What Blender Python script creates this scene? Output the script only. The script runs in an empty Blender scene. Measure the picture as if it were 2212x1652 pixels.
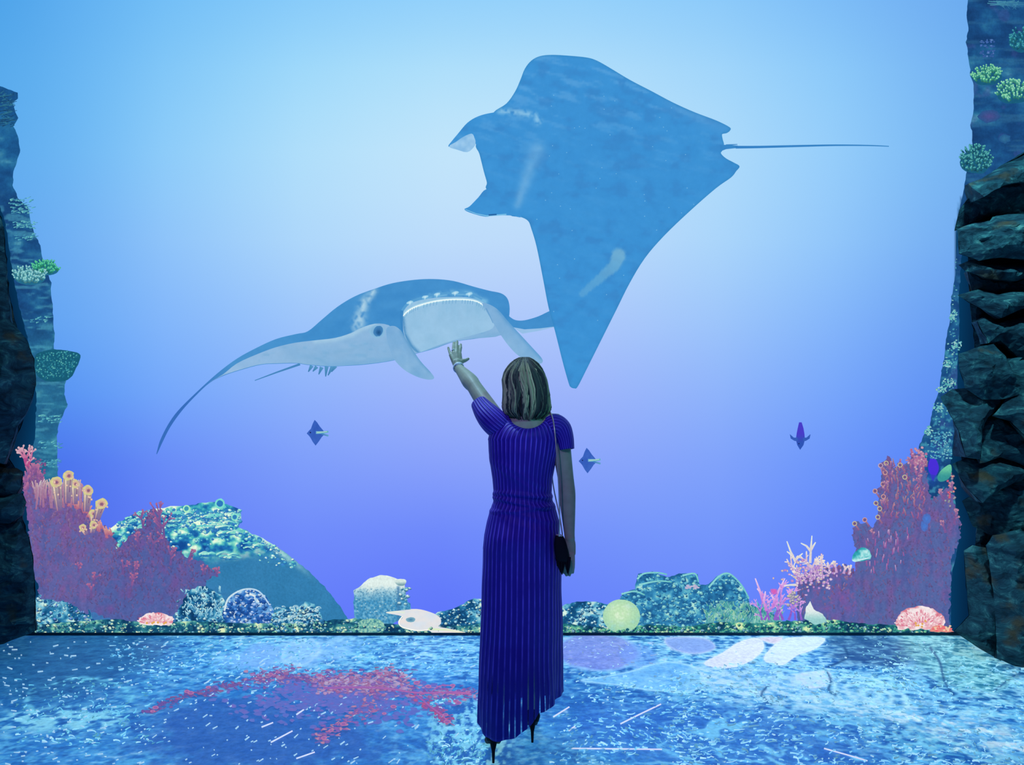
import bpy, bmesh, math, random
import numpy as np
from mathutils import Vector, geometry

C = bpy.context.scene.collection
PI = math.pi
random.seed(7)
rng = np.random.default_rng(7)

# ------------------------------------------------------------------ camera, world, lights, exposure
F = 1600.0                      # focal length in pixels of the 2212 px wide frame
CAM_H = 1.485                   # eye level; the horizon sits at row 900
WALL_Y = 5.05                   # the projection wall
cam_d = bpy.data.cameras.new('camera')
cam = bpy.data.objects.new('camera', cam_d); C.objects.link(cam)
cam.location = (0, 0, CAM_H); cam.rotation_euler = (PI/2, 0, 0)
cam_d.sensor_width = 36.0; cam_d.lens = 36.0*F/2212.0
cam_d.shift_y = (900-826)/2212.0
cam_d.clip_start = 0.05
bpy.context.scene.camera = cam

world = bpy.data.worlds.new('world'); bpy.context.scene.world = world
world.use_nodes = True
bg = world.node_tree.nodes['Background']
bg.inputs[0].default_value = (0.05, 0.15, 0.60, 1); bg.inputs[1].default_value = 0.14

def lamp(name, kind, loc, target, energy, color, size=0.3, angle=60, blend=0.6):
    d = bpy.data.lights.new(name, kind); d.energy = energy; d.color = color
    if kind == 'AREA': d.size = size
    else: d.shadow_soft_size = size
    if kind == 'SPOT': d.spot_size = math.radians(angle); d.spot_blend = blend
    o = bpy.data.objects.new(name, d); C.objects.link(o)
    o.location = loc
    o.rotation_euler = (Vector(target)-Vector(loc)).to_track_quat('-Z', 'Y').to_euler()
    return o
# ceiling projectors of the room, then an added side spot
lamp('wall_projector_light', 'SPOT', (-0.9, -0.6, 4.6), (0.05, 3.3, 1.32), 330, (0.46, 0.33, 1.0), 0.12, 23, 1.0)
lamp('floor_projector_light', 'SPOT', (-1.2, 4.5, 4.8), (0.0, 3.6, 0.0), 420, (0.45, 0.75, 1.0), 0.10, 95, 0.8)
lamp('added_side_light', 'SPOT', (2.6, 1.0, 4.4), (0.0, 3.4, 1.82), 230, (0.14, 0.74, 0.78), 0.12, 20, 0.9)  # added teal spot to colour her hair and arm, no projector of the room

lamp('added_rock_light', 'SPOT', (2.2, 2.9, 4.7), (3.05, 4.7, 1.6), 470, (0.30, 0.78, 1.0), 0.08, 60, 0.8)  # spot added overhead to brighten the upper faces of the right rocks
lamp('added_rock_light', 'SPOT', (-2.3, 3.2, 4.7), (-3.2, 4.7, 1.7), 90, (0.3, 0.75, 1.0), 0.08, 60, 0.8)  # weaker spot added over the left rocks

vs = bpy.context.scene.view_settings
vs.view_transform = 'Standard'; vs.look = 'None'; vs.gamma = 1.0; vs.exposure = 0.0
vs.use_curve_mapping = False

# ------------------------------------------------------------------ helpers
def lin(c):
    c = np.asarray(c, dtype=float)/255.0
    return np.where(c <= 0.04045, c/12.92, ((np.clip(c, 0, None)+0.055)/1.055)**2.4)
def P(px, py, Y):               # a point of the place, from where it stands in the photo and how far it is
    return Vector(((px-1106)/F*Y, Y, CAM_H-(py-900)/F*Y))
SW = WALL_Y/F                   # metres on the wall per pixel
def wall_xy(px, py):
    return (px-1106)*SW, CAM_H-(py-900)*SW
def floor_xy(px, py):
    Y = CAM_H*F/(py-900.0)
    return (px-1106)/F*Y, Y

def hash2(ix, iy, seed):
    h = (ix.astype(np.int64)*374761393 + iy.astype(np.int64)*668265263 + seed*974711) & 0x7fffffff
    h = ((h ^ (h >> 13))*1274126177) & 0x7fffffff
    h = (h ^ (h >> 16)) & 0x7fffffff
    return (h % 100003)/100003.0
def vnoise(x, y, seed=0):
    x = np.asarray(x, float); y = np.asarray(y, float)
    ix = np.floor(x); iy = np.floor(y); fx = x-ix; fy = y-iy
    u = fx*fx*(3-2*fx); v = fy*fy*(3-2*fy)
    a = hash2(ix, iy, seed); b = hash2(ix+1, iy, seed); c = hash2(ix, iy+1, seed); d = hash2(ix+1, iy+1, seed)
    return (a*(1-u)+b*u)*(1-v)+(c*(1-u)+d*u)*v
def fbm(x, y, seed=0, octv=4):
    s = 0; a = 0.5; t = 0
    for k in range(octv):
        s = s+a*vnoise(x*2**k, y*2**k, seed+k*17); t += a; a *= 0.5
    return s/t
def ridged(x, y, seed=0, octv=3):
    s = 0; a = 0.5; t = 0
    for k in range(octv):
        s = s+a*(1-np.abs(2*vnoise(x*2**k, y*2**k, seed+k*31)-1)); t += a; a *= 0.5
    return s/t
def worley(x, y, seed=0):
    x = np.asarray(x, float); y = np.asarray(y, float)
    ix = np.floor(x); iy = np.floor(y)
    f1 = np.full(x.shape, 9.0); f2 = np.full(x.shape, 9.0); cid = np.zeros(x.shape)
    for dx in (-1, 0, 1):
        for dy in (-1, 0, 1):
            jx = ix+dx; jy = iy+dy
            h = hash2(jx, jy, seed)
            px = jx+h; py = jy+hash2(jx, jy, seed+5)
            d = np.hypot(x-px, y-py)
            c = d < f1
            f2 = np.where(c, f1, np.minimum(f2, d)); cid = np.where(c, h, cid); f1 = np.where(c, d, f1)
    return f1, f2, cid
def smooth(a, b, x):
    t = np.clip((x-a)/(b-a), 0, 1); return t*t*(3-2*t)
def mixc(a, b, t):
    t = np.asarray(t)[..., None]
    return np.asarray(a, float)*(1-t)+np.asarray(b, float)*t
def pal(t, stops):              # stops: [(t, (r,g,b)), ...]
    t = np.asarray(t, float)
    ks = [s[0] for s in stops]
    return np.stack([np.interp(t, ks, [s[1][i] for s in stops]) for i in range(3)], -1)
def seg_dist(px, py, pts):      # distance to a polyline, and the place along it
    best = np.full(np.shape(px), 1e9); along = np.zeros(np.shape(px)); n = len(pts)-1
    for i in range(n):
        ax, ay = pts[i]; bx, by = pts[i+1]
        dx = bx-ax; dy = by-ay; L = dx*dx+dy*dy+1e-9
        t = np.clip(((px-ax)*dx+(py-ay)*dy)/L, 0, 1)
        d = np.hypot(px-ax-t*dx, py-ay-t*dy)
        c = d < best; best = np.where(c, d, best); along = np.where(c, (i+t)/n, along)
    return best, along
def catmull(pts, k=6, closed=True):
    out = []; n = len(pts)
    for i in range(n if closed else n-1):
        if closed: a, b, c, d = pts[i-1], pts[i], pts[(i+1) % n], pts[(i+2) % n]
        else: a, b, c, d = pts[max(i-1, 0)], pts[i], pts[i+1], pts[min(i+2, n-1)]
        for j in range(k):
            t = j/k
            out.append(tuple(0.5*((2*b[q])+(-a[q]+c[q])*t+(2*a[q]-5*b[q]+4*c[q]-d[q])*t*t+(-a[q]+3*b[q]-3*c[q]+d[q])*t**3) for q in range(len(b))))
    if not closed: out.append(tuple(pts[-1]))
    return out
def inside(px, py, poly):
    c = np.zeros(px.shape, bool); n = len(poly); j = n-1
    for i in range(n):
        xi, yi = poly[i]; xj, yj = poly[j]
        if yi != yj:
            c ^= ((yi > py) != (yj > py)) & (px < (xj-xi)*(py-yi)/(yj-yi)+xi)
        j = i
    return c
def rough(pts, amp, step=5, seed=0, k=0.12):
    """resample an outline and make its edge ragged"""
    out = []; n = len(pts)
    for i in range(n):
        a = pts[i]; b = pts[(i+1) % n]
        L = math.hypot(b[0]-a[0], b[1]-a[1]); m = max(1, int(L/step))
        for j in range(m):
            t = j/m; out.append((a[0]+(b[0]-a[0])*t, a[1]+(b[1]-a[1])*t))
    arr = np.array(out)
    nx = fbm(arr[:, 0]*k, arr[:, 1]*k, seed, 3)-0.5; ny = fbm(arr[:, 0]*k+50, arr[:, 1]*k, seed+3, 3)-0.5
    arr[:, 0] += nx*amp*2; arr[:, 1] += ny*amp*2
    return [tuple(p) for p in arr]

# ------------------------------------------------------------------ materials
def new_mat(name):
    m = bpy.data.materials.new(name); m.use_nodes = True
    nt = m.node_tree; b = nt.nodes['Principled BSDF']
    return m, nt, b
def simple_mat(name, rgb, rough_=0.6, spec=0.3, metal=0.0, noise=0.0, nscale=40, bump=0.0, sheen=0.0):
    m, nt, b = new_mat(name)
    b.inputs['Base Color'].default_value = (*rgb, 1); b.inputs['Roughness'].default_value = rough_
    b.inputs['Specular IOR Level'].default_value = spec; b.inputs['Metallic'].default_value = metal
    if sheen: b.inputs['Sheen Weight'].default_value = sheen
    if noise or bump:
        tc = nt.nodes.new('ShaderNodeTexCoord'); n = nt.nodes.new('ShaderNodeTexNoise')
        n.inputs['Scale'].default_value = nscale; n.inputs['Detail'].default_value = 6
        nt.links.new(tc.outputs['Object'], n.inputs['Vector'])
        if noise:
            r = nt.nodes.new('ShaderNodeMapRange'); r.inputs['To Min'].default_value = 1-noise; r.inputs['To Max'].default_value = 1+noise
            r.inputs['From Min'].default_value = 0.25; r.inputs['From Max'].default_value = 0.75
            nt.links.new(n.outputs['Fac'], r.inputs['Value'])
            mx = nt.nodes.new('ShaderNodeMix'); mx.data_type = 'RGBA'; mx.blend_type = 'MULTIPLY'; mx.inputs['Factor'].default_value = 1
            mx.inputs['A'].default_value = (*rgb, 1); nt.links.new(r.outputs['Result'], mx.inputs['B'])
            nt.links.new(mx.outputs['Result'], b.inputs['Base Color'])
        if bump:
            bp = nt.nodes.new('ShaderNodeBump'); bp.inputs['Strength'].default_value = bump; bp.inputs['Distance'].default_value = 0.01
            nt.links.new(n.outputs['Fac'], bp.inputs['Height']); nt.links.new(bp.outputs['Normal'], b.inputs['Normal'])
    return m
def image_mat(name, base=0.0, emit=1.0, grain=0.0, gscale=60):
    """the projected picture: surface gives off the colour of the attribute 'tint'"""
    m, nt, b = new_mat(name)
    a = nt.nodes.new('ShaderNodeAttribute'); a.attribute_name = 'tint'
    col = a.outputs['Color']
    if grain:
        tc = nt.nodes.new('ShaderNodeTexCoord'); n = nt.nodes.new('ShaderNodeTexNoise')
        n.inputs['Scale'].default_value = gscale; n.inputs['Detail'].default_value = 5; n.inputs['Roughness'].default_value = 0.65
        nt.links.new(tc.outputs['Object'], n.inputs['Vector'])
        r = nt.nodes.new('ShaderNodeMapRange'); r.inputs['From Min'].default_value = 0.3; r.inputs['From Max'].default_value = 0.7
        r.inputs['To Min'].default_value = 1-grain; r.inputs['To Max'].default_value = 1+grain; r.clamp = False
        nt.links.new(n.outputs['Fac'], r.inputs['Value'])
        mx = nt.nodes.new('ShaderNodeMix'); mx.data_type = 'RGBA'; mx.blend_type = 'MULTIPLY'; mx.inputs['Factor'].default_value = 1
        nt.links.new(col, mx.inputs['A']); nt.links.new(r.outputs['Result'], mx.inputs['B']); col = mx.outputs['Result']
    if base:
        sc = nt.nodes.new('ShaderNodeMix'); sc.data_type = 'RGBA'; sc.blend_type = 'MULTIPLY'; sc.inputs['Factor'].default_value = 1
        nt.links.new(col, sc.inputs['A']); sc.inputs['B'].default_value = (base, base, base, 1)
        nt.links.new(sc.outputs['Result'], b.inputs['Base Color'])
    else:
        b.inputs['Base Color'].default_value = (0, 0, 0, 1)
    b.inputs['Roughness'].default_value = 0.9 if not base else 0.5
    b.inputs['Specular IOR Level'].default_value = 0.0 if not base else 0.15
    nt.links.new(col, b.inputs['Emission Color']); b.inputs['Emission Strength'].default_value = emit
    return m
M_SCREEN = image_mat('projected_water')
M_PIC = image_mat('projected_smooth_picture', grain=0.03, gscale=25)
M_REEF = image_mat('projected_reef_picture', grain=0.13, gscale=70)
M_FLOOR = image_mat('projected_floor_picture', base=0.50, emit=0.78, grain=0.20, gscale=45)
M_FLOORPIC = image_mat('projected_floor_marks', base=0.4, emit=0.8, grain=0.08, gscale=45)

# ------------------------------------------------------------------ object helpers
def tag(o, label=None, cat=None, group=None, kind=None):
    if label: o['label'] = label
    if cat: o['category'] = cat
    if group: o['group'] = group
    if kind: o['kind'] = kind
    return o
def empty(name, loc, label, cat, group=None):
    o = bpy.data.objects.new(name, None); C.objects.link(o); o.location = loc
    o.empty_display_size = 0.1
    return tag(o, label, cat, group)
def mesh_obj(name, verts, faces, mat, parent=None, tint=None, smooth_=True, origin=None, attrs=None):
    me = bpy.data.meshes.new(name)
    verts = np.asarray(verts, float)
    if origin is None:
        origin = (0, 0, 0) if parent else tuple(verts.mean(0))
    po = np.array(parent.matrix_world.translation) if False else (np.array(parent.location) if parent else np.zeros(3))
    if parent is not None and parent.parent is not None: po = po+np.array(parent.parent.location)
    org = np.array(origin) if parent is None else po
    me.from_pydata([tuple(v) for v in (verts-org)], [], faces)
    me.update()
    if tint is not None:
        at = me.color_attributes.new('tint', 'FLOAT_COLOR', 'POINT')
        c = np.ones((len(verts), 4)); c[:, :3] = lin(np.clip(tint, 0, 255))
        at.data.foreach_set('color', c.astype(np.float32).ravel())
    if attrs:
        for k, v in attrs.items():
            at = me.attributes.new(k, 'FLOAT', 'POINT'); at.data.foreach_set('value', np.asarray(v, np.float32))
    if smooth_: me.polygons.foreach_set('use_smooth', [True]*len(me.polygons))
    me.materials.append(mat)
    o = bpy.data.objects.new(name, me); C.objects.link(o)
    if parent is None: o.location = tuple(org)
    else: o.parent = parent
    return o

class Sheet:
    """one picture element on the projection wall (plane='wall') or on the floor: a thin slab with raised marks"""
    def __init__(self, depth=0.004, plane='wall', step_up=2.0e-6):
        self.v = []; self.f = []; self.c = []; self.depth = depth; self.plane = plane; self.lift = depth; self.su = step_up
    def pos(self, px, py, h):
        if self.plane == 'wall':
            x, z = wall_xy(px, py); return (x, WALL_Y-h, z)
        x, y = floor_xy(px, py); return (x, y, h)
    def area(self, outline, colour, step=5, sides=True):
        """outline in photo pixels; colour = (r,g,b) or f(px, py) -> array"""
        o = np.array(outline, float)
        x0, y0 = o.min(0); x1, y1 = o.max(0)
        gx, gy = np.meshgrid(np.arange(x0+step/2, x1, step), np.arange(y0+step/2, y1, step*0.87))
        gx = gx+((np.arange(gx.shape[0]) % 2)*step/2)[:, None]
        gx = gx.ravel(); gy = gy.ravel()
        k = inside(gx, gy, outline); gx = gx[k]; gy = gy[k]
        if len(gx):
            d, _ = seg_dist(gx, gy, list(outline)+[outline[0]])
            k = d > step*0.3; gx = gx[k]; gy = gy[k]
        n = len(o)
        pts = [Vector(p) for p in o]+[Vector((a, b)) for a, b in zip(gx, gy)]
        vo, eo, fo, ov, oe, of = geometry.delaunay_2d_cdt(pts, [], [list(range(n))], 1, 1e-4)
        px = np.array([p[0] for p in vo]); py = np.array([p[1] for p in vo])
        col = colour(px, py) if callable(colour) else np.tile(np.array(colour, float), (len(px), 1))
        b = len(self.v); self.lift += self.su
        self.v += [self.pos(a, c, self.lift) for a, c in zip(px, py)]; self.c += list(col)
        for f in fo:
            f = list(f)
            area2 = sum(px[f[i]]*py[f[(i+1) % len(f)]]-px[f[(i+1) % len(f)]]*py[f[i]] for i in range(len(f)))
            if area2 < 0: f = f[::-1]
            self.f.append([b+i for i in f])
        if sides and self.depth > 0:
            b2 = len(self.v); cc = colour(o[:, 0], o[:, 1]) if callable(colour) else np.tile(np.array(colour, float), (n, 1))
            self.v += [self.pos(a, c, self.lift) for a, c in o]+[self.pos(a, c, 0.0005) for a, c in o]
            self.c += list(cc)+list(cc)
            for i in range(n):
                j = (i+1) % n; self.f.append([b2+i, b2+j, b2+n+j, b2+n+i])
        return self
    def stroke(self, pts, w0, w1, c0, c1=None, smooth_k=0):
        if smooth_k: pts = catmull(pts, smooth_k, False)
        c1 = c0 if c1 is None else c1
        self.lift += self.su; b = len(self.v); n = len(pts)
        for i, p in enumerate(pts):
            q0 = pts[max(i-1, 0)]; q1 = pts[min(i+1, n-1)]
            dx = q1[0]-q0[0]; dy = q1[1]-q0[1]; L = math.hypot(dx, dy)+1e-6
            t = i/(n-1); w = (w0+(w1-w0)*t)/2
            cc = np.array(c0, float)*(1-t)+np.array(c1, float)*t
            for s in (-1, 1):
                self.v.append(self.pos(p[0]-dy/L*w*s, p[1]+dx/L*w*s, self.lift)); self.c.append(cc)
        for i in range(n-1):
            self.f.append([b+2*i, b+2*i+2, b+2*i+3, b+2*i+1])
        return self
    def blob(self, x, y, rx, ry, c, c2=None, n=9, ang=0.0, wob=0.15):
        self.lift += self.su; b = len(self.v); c2 = c if c2 is None else c2
        self.v.append(self.pos(x, y, self.lift)); self.c.append(np.array(c, float))
        for i in range(n):
            a = 2*PI*i/n; r = 1+random.uniform(-wob, wob)
            ex = math.cos(a)*rx*r; ey = math.sin(a)*ry*r
            self.v.append(self.pos(x+ex*math.cos(ang)-ey*math.sin(ang), y+ex*math.sin(ang)+ey*math.cos(ang), self.lift)); self.c.append(np.array(c2, float))
        for i in range(n): self.f.append([b, b+1+i, b+1+(i+1) % n])
        return self
    def ring(self, x, y, r, w, c, inner=None, n=14, sq=1.0):
        self.blob(x, y, r, r*sq, c, n=n, wob=0.05)
        if inner is not None: self.blob(x, y, r-w, (r-w)*sq, inner, n=n, wob=0.05)
        return self
    def nub(self, x, y, a, c, dark=(24, 80, 126)):
        """one knob of a lumpy coral: shaded foot, body, pale crest"""
        a2 = random.uniform(-.5, .5); r1 = random.uniform(.55, .9)
        self.blob(x+a*.2, y+a*.35, a, a*r1, dark, n=8, ang=a2, wob=.25)
        self.blob(x, y, a*.9, a*r1*.85, [c[i]*.88+dark[i]*.12 for i in range(3)], [c[i]*.6+dark[i]*.4 for i in range(3)], n=8, ang=a2, wob=.25)
        self.blob(x-a*.15, y-a*.3*r1, a*.55, a*.32, [min(255, v*1.12) for v in c], c, n=6, ang=a2+random.uniform(-.5, .5), wob=.3)
        return self
    def build(self, name, mat, parent=None, soften=None):
        v = np.array(self.v)
        if soften is None and (name in ('coral_body', 'branch_fringe', 'coral_branch', 'red_soft_coral') and not (parent is not None and parent.name.startswith('staghorn'))): soften = 0.22
        if soften: self.c = list(np.array(self.c)*(1-soften)+np.array((108, 104, 172.))*soften)
        if parent is None:
            org = v.mean(0)
            if self.plane == 'wall': org[1] = WALL_Y; org[2] = v[:, 2].min()
            else: org[2] = 0
            return mesh_obj(name, v, self.f, mat, None, np.array(self.c), False, origin=tuple(org))
        return mesh_obj(name, v, self.f, mat, parent, np.array(self.c), False)
def wall_empty(name, px, py, label, cat, group=None):
    x, z = wall_xy(px, py); return empty(name, (x, WALL_Y, z), label, cat, group)

# ================================================================== THE ROOM
def water(px, py):
    xs = np.array([0, 150, 350, 650, 950, 1250, 1550, 1800, 2000, 2212])
    ys = np.array([0, 150, 330, 520, 700, 850, 1000, 1150, 1350])
    T = [
     [(78,163,233),(95,174,240),(114,190,246),(136,203,250),(146,208,252),(148,208,252),(140,202,250),(124,188,247),(114,176,242),(100,165,236)],
     [(88,170,236),(102,180,242),(128,198,248),(160,218,254),(176,224,255),(176,222,255),(162,214,254),(140,202,250),(122,184,244),(106,170,238)],
     [(96,172,238),(108,182,243),(140,204,250),(178,224,255),(196,230,255),(196,228,255),(176,220,255),(150,206,252),(126,188,245),(110,172,238)],
     [(100,165,240),(112,172,243),(142,192,250),(176,214,255),(190,218,255),(190,216,255),(172,212,255),(146,196,252),(122,176,244),(106,160,236)],
     [(98,150,240),(108,158,244),(134,172,251),(162,188,255),(178,190,255),(178,190,255),(162,188,255),(136,172,251),(114,152,244),(98,140,236)],
     [(86,130,240),(94,138,244),(120,156,252),(148,166,255),(162,168,255),(162,168,255),(148,168,255),(124,154,252),(104,136,246),(90,126,238)],
     [(74,108,240),(80,114,244),(108,136,253),(132,148,255),(142,150,255),(144,154,255),(134,152,255),(112,138,253),(94,122,248),(80,112,240)],
     [(72,98,238),(80,104,242),(102,122,253),(118,130,255),(114,124,255),(122,136,255),(122,140,255),(104,124,254),(88,108,248),(78,100,240)],
     [(76,96,238),(84,102,242),(100,114,253),(104,114,255),(96,104,255),(104,118,255),(108,122,255),(96,110,254),(86,102,248),(78,96,240)]]
    T = np.array(T, float)
    T[3:, :, 1] += np.array([3, 9, 12, 11, 12, 9])[:, None]; T[4:, :, 0] -= 5; T[6:, :3, 1] -= 9; T[6:, :3, 2] -= 6; T[:, :, 2] = np.minimum(T[:, :, 2], 251)
    fx = np.interp(px, xs, np.arange(len(xs))); fy = np.interp(py, ys, np.arange(len(ys)))
    # smooth the table with a small blur between the knots
    out = 0; W = 0
    for ox, oy, w in ((0, 0, 2), (.45, 0, 1), (-.45, 0, 1), (0, .45, 1), (0, -.45, 1)):
        x = np.clip(fx+ox, 0, len(xs)-1.001); y = np.clip(fy+oy, 0, len(ys)-1.001)
        i = np.floor(x).astype(int); j = np.floor(y).astype(int); u = (x-i)[:, None]; v = (y-j)[:, None]
        out = out+w*((T[j, i]*(1-u)+T[j, i+1]*u)*(1-v)+(T[j+1, i]*(1-u)+T[j+1, i+1]*u)*v); W += w
    c = out/W
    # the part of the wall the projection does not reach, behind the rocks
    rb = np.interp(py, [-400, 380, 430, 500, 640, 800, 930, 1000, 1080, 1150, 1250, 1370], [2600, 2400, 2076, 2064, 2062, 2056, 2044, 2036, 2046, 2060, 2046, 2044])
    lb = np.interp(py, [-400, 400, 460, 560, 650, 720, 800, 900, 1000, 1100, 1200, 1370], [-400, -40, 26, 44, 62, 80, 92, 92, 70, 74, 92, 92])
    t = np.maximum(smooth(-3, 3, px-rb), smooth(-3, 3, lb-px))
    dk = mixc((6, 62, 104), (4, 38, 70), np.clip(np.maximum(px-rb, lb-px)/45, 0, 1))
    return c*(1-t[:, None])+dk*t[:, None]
def wall_back():
    xs = np.unique(np.concatenate([np.arange(-60, 130, 6), np.arange(130, 2030, 16), np.arange(2030, 2280, 6)]))
    ys = np.arange(-130, 1372, 12.0); ys = np.append(ys, 1370.5)
    X, Yg = np.meshgrid(xs, ys); px = X.ravel(); py = Yg.ravel()
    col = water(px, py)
    v = [(*wall_xy(a, b),) for a, b in zip(px, py)]
    v = np.array([(p[0], WALL_Y, p[1]) for p in v])
    nx = len(xs); f = []
    for j in range(len(ys)-1):
        for i in range(nx-1):
            a = j*nx+i; f.append([a, a+nx, a+nx+1, a+1])
    n = len(v)      # a thick slab behind the image surface
    x0, x1, z0, z1 = v[:, 0].min(), v[:, 0].max(), 0.0, v[:, 2].max()
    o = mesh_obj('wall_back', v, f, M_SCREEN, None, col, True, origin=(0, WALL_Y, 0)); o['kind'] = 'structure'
    sl = box_mesh((x0-0.6, WALL_Y+0.003, -0.1), (x1+0.6, WALL_Y+0.2, z1))
    s = mesh_obj('wall_back_core', sl[0], sl[1], simple_mat('dark_wall', (0.004, 0.03, 0.07), 0.9, 0.1), o, None, False)
    s['kind'] = 'structure'
def box_mesh(a, b):
    x0, y0, z0 = a; x1, y1, z1 = b
    v = [(x0,y0,z0),(x1,y0,z0),(x1,y1,z0),(x0,y1,z0),(x0,y0,z1),(x1,y0,z1),(x1,y1,z1),(x0,y1,z1)]
    f = [(3,2,1,0),(4,5,6,7),(0,1,5,4),(1,2,6,5),(2,3,7,6),(3,0,4,7)]
    return np.array(v, float), f
wall_back()
for nm, x in (('wall_left', -4.3), ('wall_right', 4.1)):
    v, f = box_mesh((x, 1.0, 0), (x+0.15, WALL_Y+0.2, 4.9))
    o = mesh_obj(nm, v, f, simple_mat('dark_side_wall', (0.006, 0.02, 0.035), 0.9, 0.1), None, None, False); o['kind'] = 'structure'

# ---- the floor with the sea bed thrown on it
def floor_col(X, Y):
    py = 900+CAM_H*F/np.maximum(Y, 1.2); px = 1106+X*F/np.maximum(Y, 1.2)
    wx = X+0.25*(fbm(X*1.3, Y*1.3, 11)-0.5); wy = Y+0.35*(fbm(X*1.1+9, Y*1.6, 12)-0.5)
    # flow of the current, turned round
    r1 = ridged(wx*2.2-wy*0.7, wy*4.0+wx*1.2, 21, 3)
    r2 = ridged(X*15-Y*9, X*9+Y*24, 25, 4)
    r3 = ridged(wx*10, wy*15, 28, 3)
    n1 = fbm(X*22, Y*30, 31, 4); n2 = fbm(X*2.0, Y*3.0, 35, 3)
    base = mixc((28, 92, 172), (52, 136, 205), n2)
    # darker teal at the far left and right, deeper blue low down
    tl = smooth(420, 60, px)*smooth(1600, 1420, py); base = mixc(base, (22, 80, 132), tl*0.9)
    tr = smooth(1750, 2150, px)*smooth(1560, 1420, py); base = mixc(base, (28, 92, 130), tr*0.85)
    c = base
    fil = smooth(0.60, 0.80, r2*0.55+r1*0.30+n1*0.22)
    fil2 = smooth(0.66, 0.80, r3*0.75+n1*0.25)
    zone = (0.35+0.55*smooth(300, 600, px)*smooth(1500, 1400, py)+0.45*smooth(1350, 1500, px))*(1-0.75*tl)
    c = mixc(c, (120, 205, 238), np.clip(fil*zone*1.1, 0, 0.95))
    c = mixc(c, (176, 236, 246), np.clip(fil2*zone*0.8, 0, 0.9))
    hi = smooth(0.70, 0.84, n1)*zone; c = mixc(c, (214, 244, 250), np.clip(hi, 0, 1))
    def spot(cx, cy, rx, ry, ang=0, soft=0.5, wob=0.25):
        ca, sa = math.cos(ang), math.sin(ang)
        dx = px-cx; dy = py-cy
        u = (dx*ca+dy*sa)/rx; v = (-dx*sa+dy*ca)/ry
        d = np.sqrt(u*u+v*v)+wob*(fbm(px*0.03, py*0.06, 41)-0.5)
        return smooth(1+soft/2, 1-soft/2, d), d
    g1 = ridged(wx*17+1.5*fbm(X*5, Y*5, 71), wy*24+1.5*fbm(X*5+4, Y*6, 72), 73, 3); c = mixc(c, (96, 190, 226), smooth(0.68, 0.86, g1)*np.clip(zone+0.1, 0, 1)*0.75)
    c = mixc(c, (24, 76, 150), smooth(0.40, 0.26, n1)*0.45)
    # the brighter belt along the middle and right
    belt = smooth(330, 700, px)*smooth(1500, 1400, py)*0.35+smooth(1250, 1700, px)*smooth(1600, 1480, py)*0.42
    c = mixc(c, (160, 214, 240), belt*smooth(0.42, 0.66, n1*0.6+g1*0.4))
    m, _ = spot(1890, 1405, 105, 34, 0.1, 0.7, 0.6); c = mixc(c, mixc((38, 82, 136), (92, 150, 186), smooth(.5, .75, n1)), m*0.85)
    m, _ = spot(1560, 1600, 330, 75, 0.1, 0.6, 0.5); c = mixc(c, mixc((36, 92, 184), (60, 130, 206), n1), m*0.72)
    dd, _ = seg_dist(px, py, [(1500,1450),(1600,1492),(1700,1505),(1820,1520),(1960,1545),(2080,1570),(2230,1625)])
    c = mixc(c, mixc((120, 196, 236), (214, 236, 244), smooth(.38, .62, n1)), np.exp(-(dd/(17+0.02*(px-1500)))**2)*smooth(.3, .52, g1*.5+n1*.5)*0.9)
    m, _ = spot(1660, 1470, 150, 24, 0.05, 0.7, 0.6); c = mixc(c, mixc((130, 196, 238), (206, 232, 244), smooth(.36, .6, n1)), m*0.7)
    # dark plain water below the red coral
    m, _ = spot(560, 1590, 260, 85, 0, 0.7, 0.8); c = mixc(c, mixc((34, 88, 168), (58, 104, 178), n1), m*0.88)
    m, _ = spot(160, 1430, 200, 60, -0.2, 0.8, 0.5); c = mixc(c, mixc((24, 78, 130), (48, 122, 176), n1), m*0.8)
    # the round whirl at lower left
    m, d = spot(170, 1510, 110, 45, -0.1, 0.5, 0.3); c = mixc(c, (120, 210, 232), np.clip(np.exp(-((d-1)/0.09)**2)*0.75*smooth(0.35, 0.6, n1), 0, 1))
    m, d = spot(120, 1555, 190, 24, -0.05, 0.8, 0.9); c = mixc(c, (140, 215, 232), m*smooth(0.45, 0.6, n1+0.15*r2-0.05)*0.8)
    # pale cloud left of the woman
    m, _ = spot(640, 1412, 150, 30, -0.12, 0.7, 0.8); c = mixc(c, mixc((96, 160, 232), (176, 224, 248), fbm(px*0.03, py*0.1, 44)), m*0.75)
    m, _ = spot(560, 1415, 45, 26, -0.3, 0.35, 0.3); c = mixc(c, (120, 172, 236), m*0.55)
    m, d = spot(650, 1408, 42, 26, -0.3, 0.35, 0.3); c = mixc(c, (176, 218, 246), m*0.3+0.5*np.exp(-((d-1)/0.1)**2))
    # mottled teal around the feet
    m, _ = spot(1010, 1600, 90, 90, 0, 0.6, 0.5); c = mixc(c, mixc((34, 96, 172), (140, 216, 232), smooth(0.42, 0.62, fbm(px*0.11, py*0.11, 47))), m*0.8)
    # purple stone, pale fish-like shape, cream stones
    m, d = spot(1290, 1408, 88, 40, 0.05, 0.22, 0.15); c = mixc(c, mixc((118, 138, 216), (150, 160, 232), n1), m*0.85); c = mixc(c, (150, 200, 245), np.clip(np.exp(-((d-1)/0.06)**2)*0.6, 0, 1))
    m, d = spot(1380, 1418, 40, 28, 0.2, 0.3, 0.2); c = mixc(c, (112, 158, 232), m*0.5)
    pale = [(1255,1470),(1300,1462),(1370,1448),(1420,1432),(1470,1432),(1508,1448),(1514,1470),(1500,1490),(1465,1494),(1400,1490),(1340,1480)]
    k = inside(px, py, catmull(pale, 5)); dd, _ = seg_dist(px, py, catmull(pale, 5)+[pale[0]])
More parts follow.
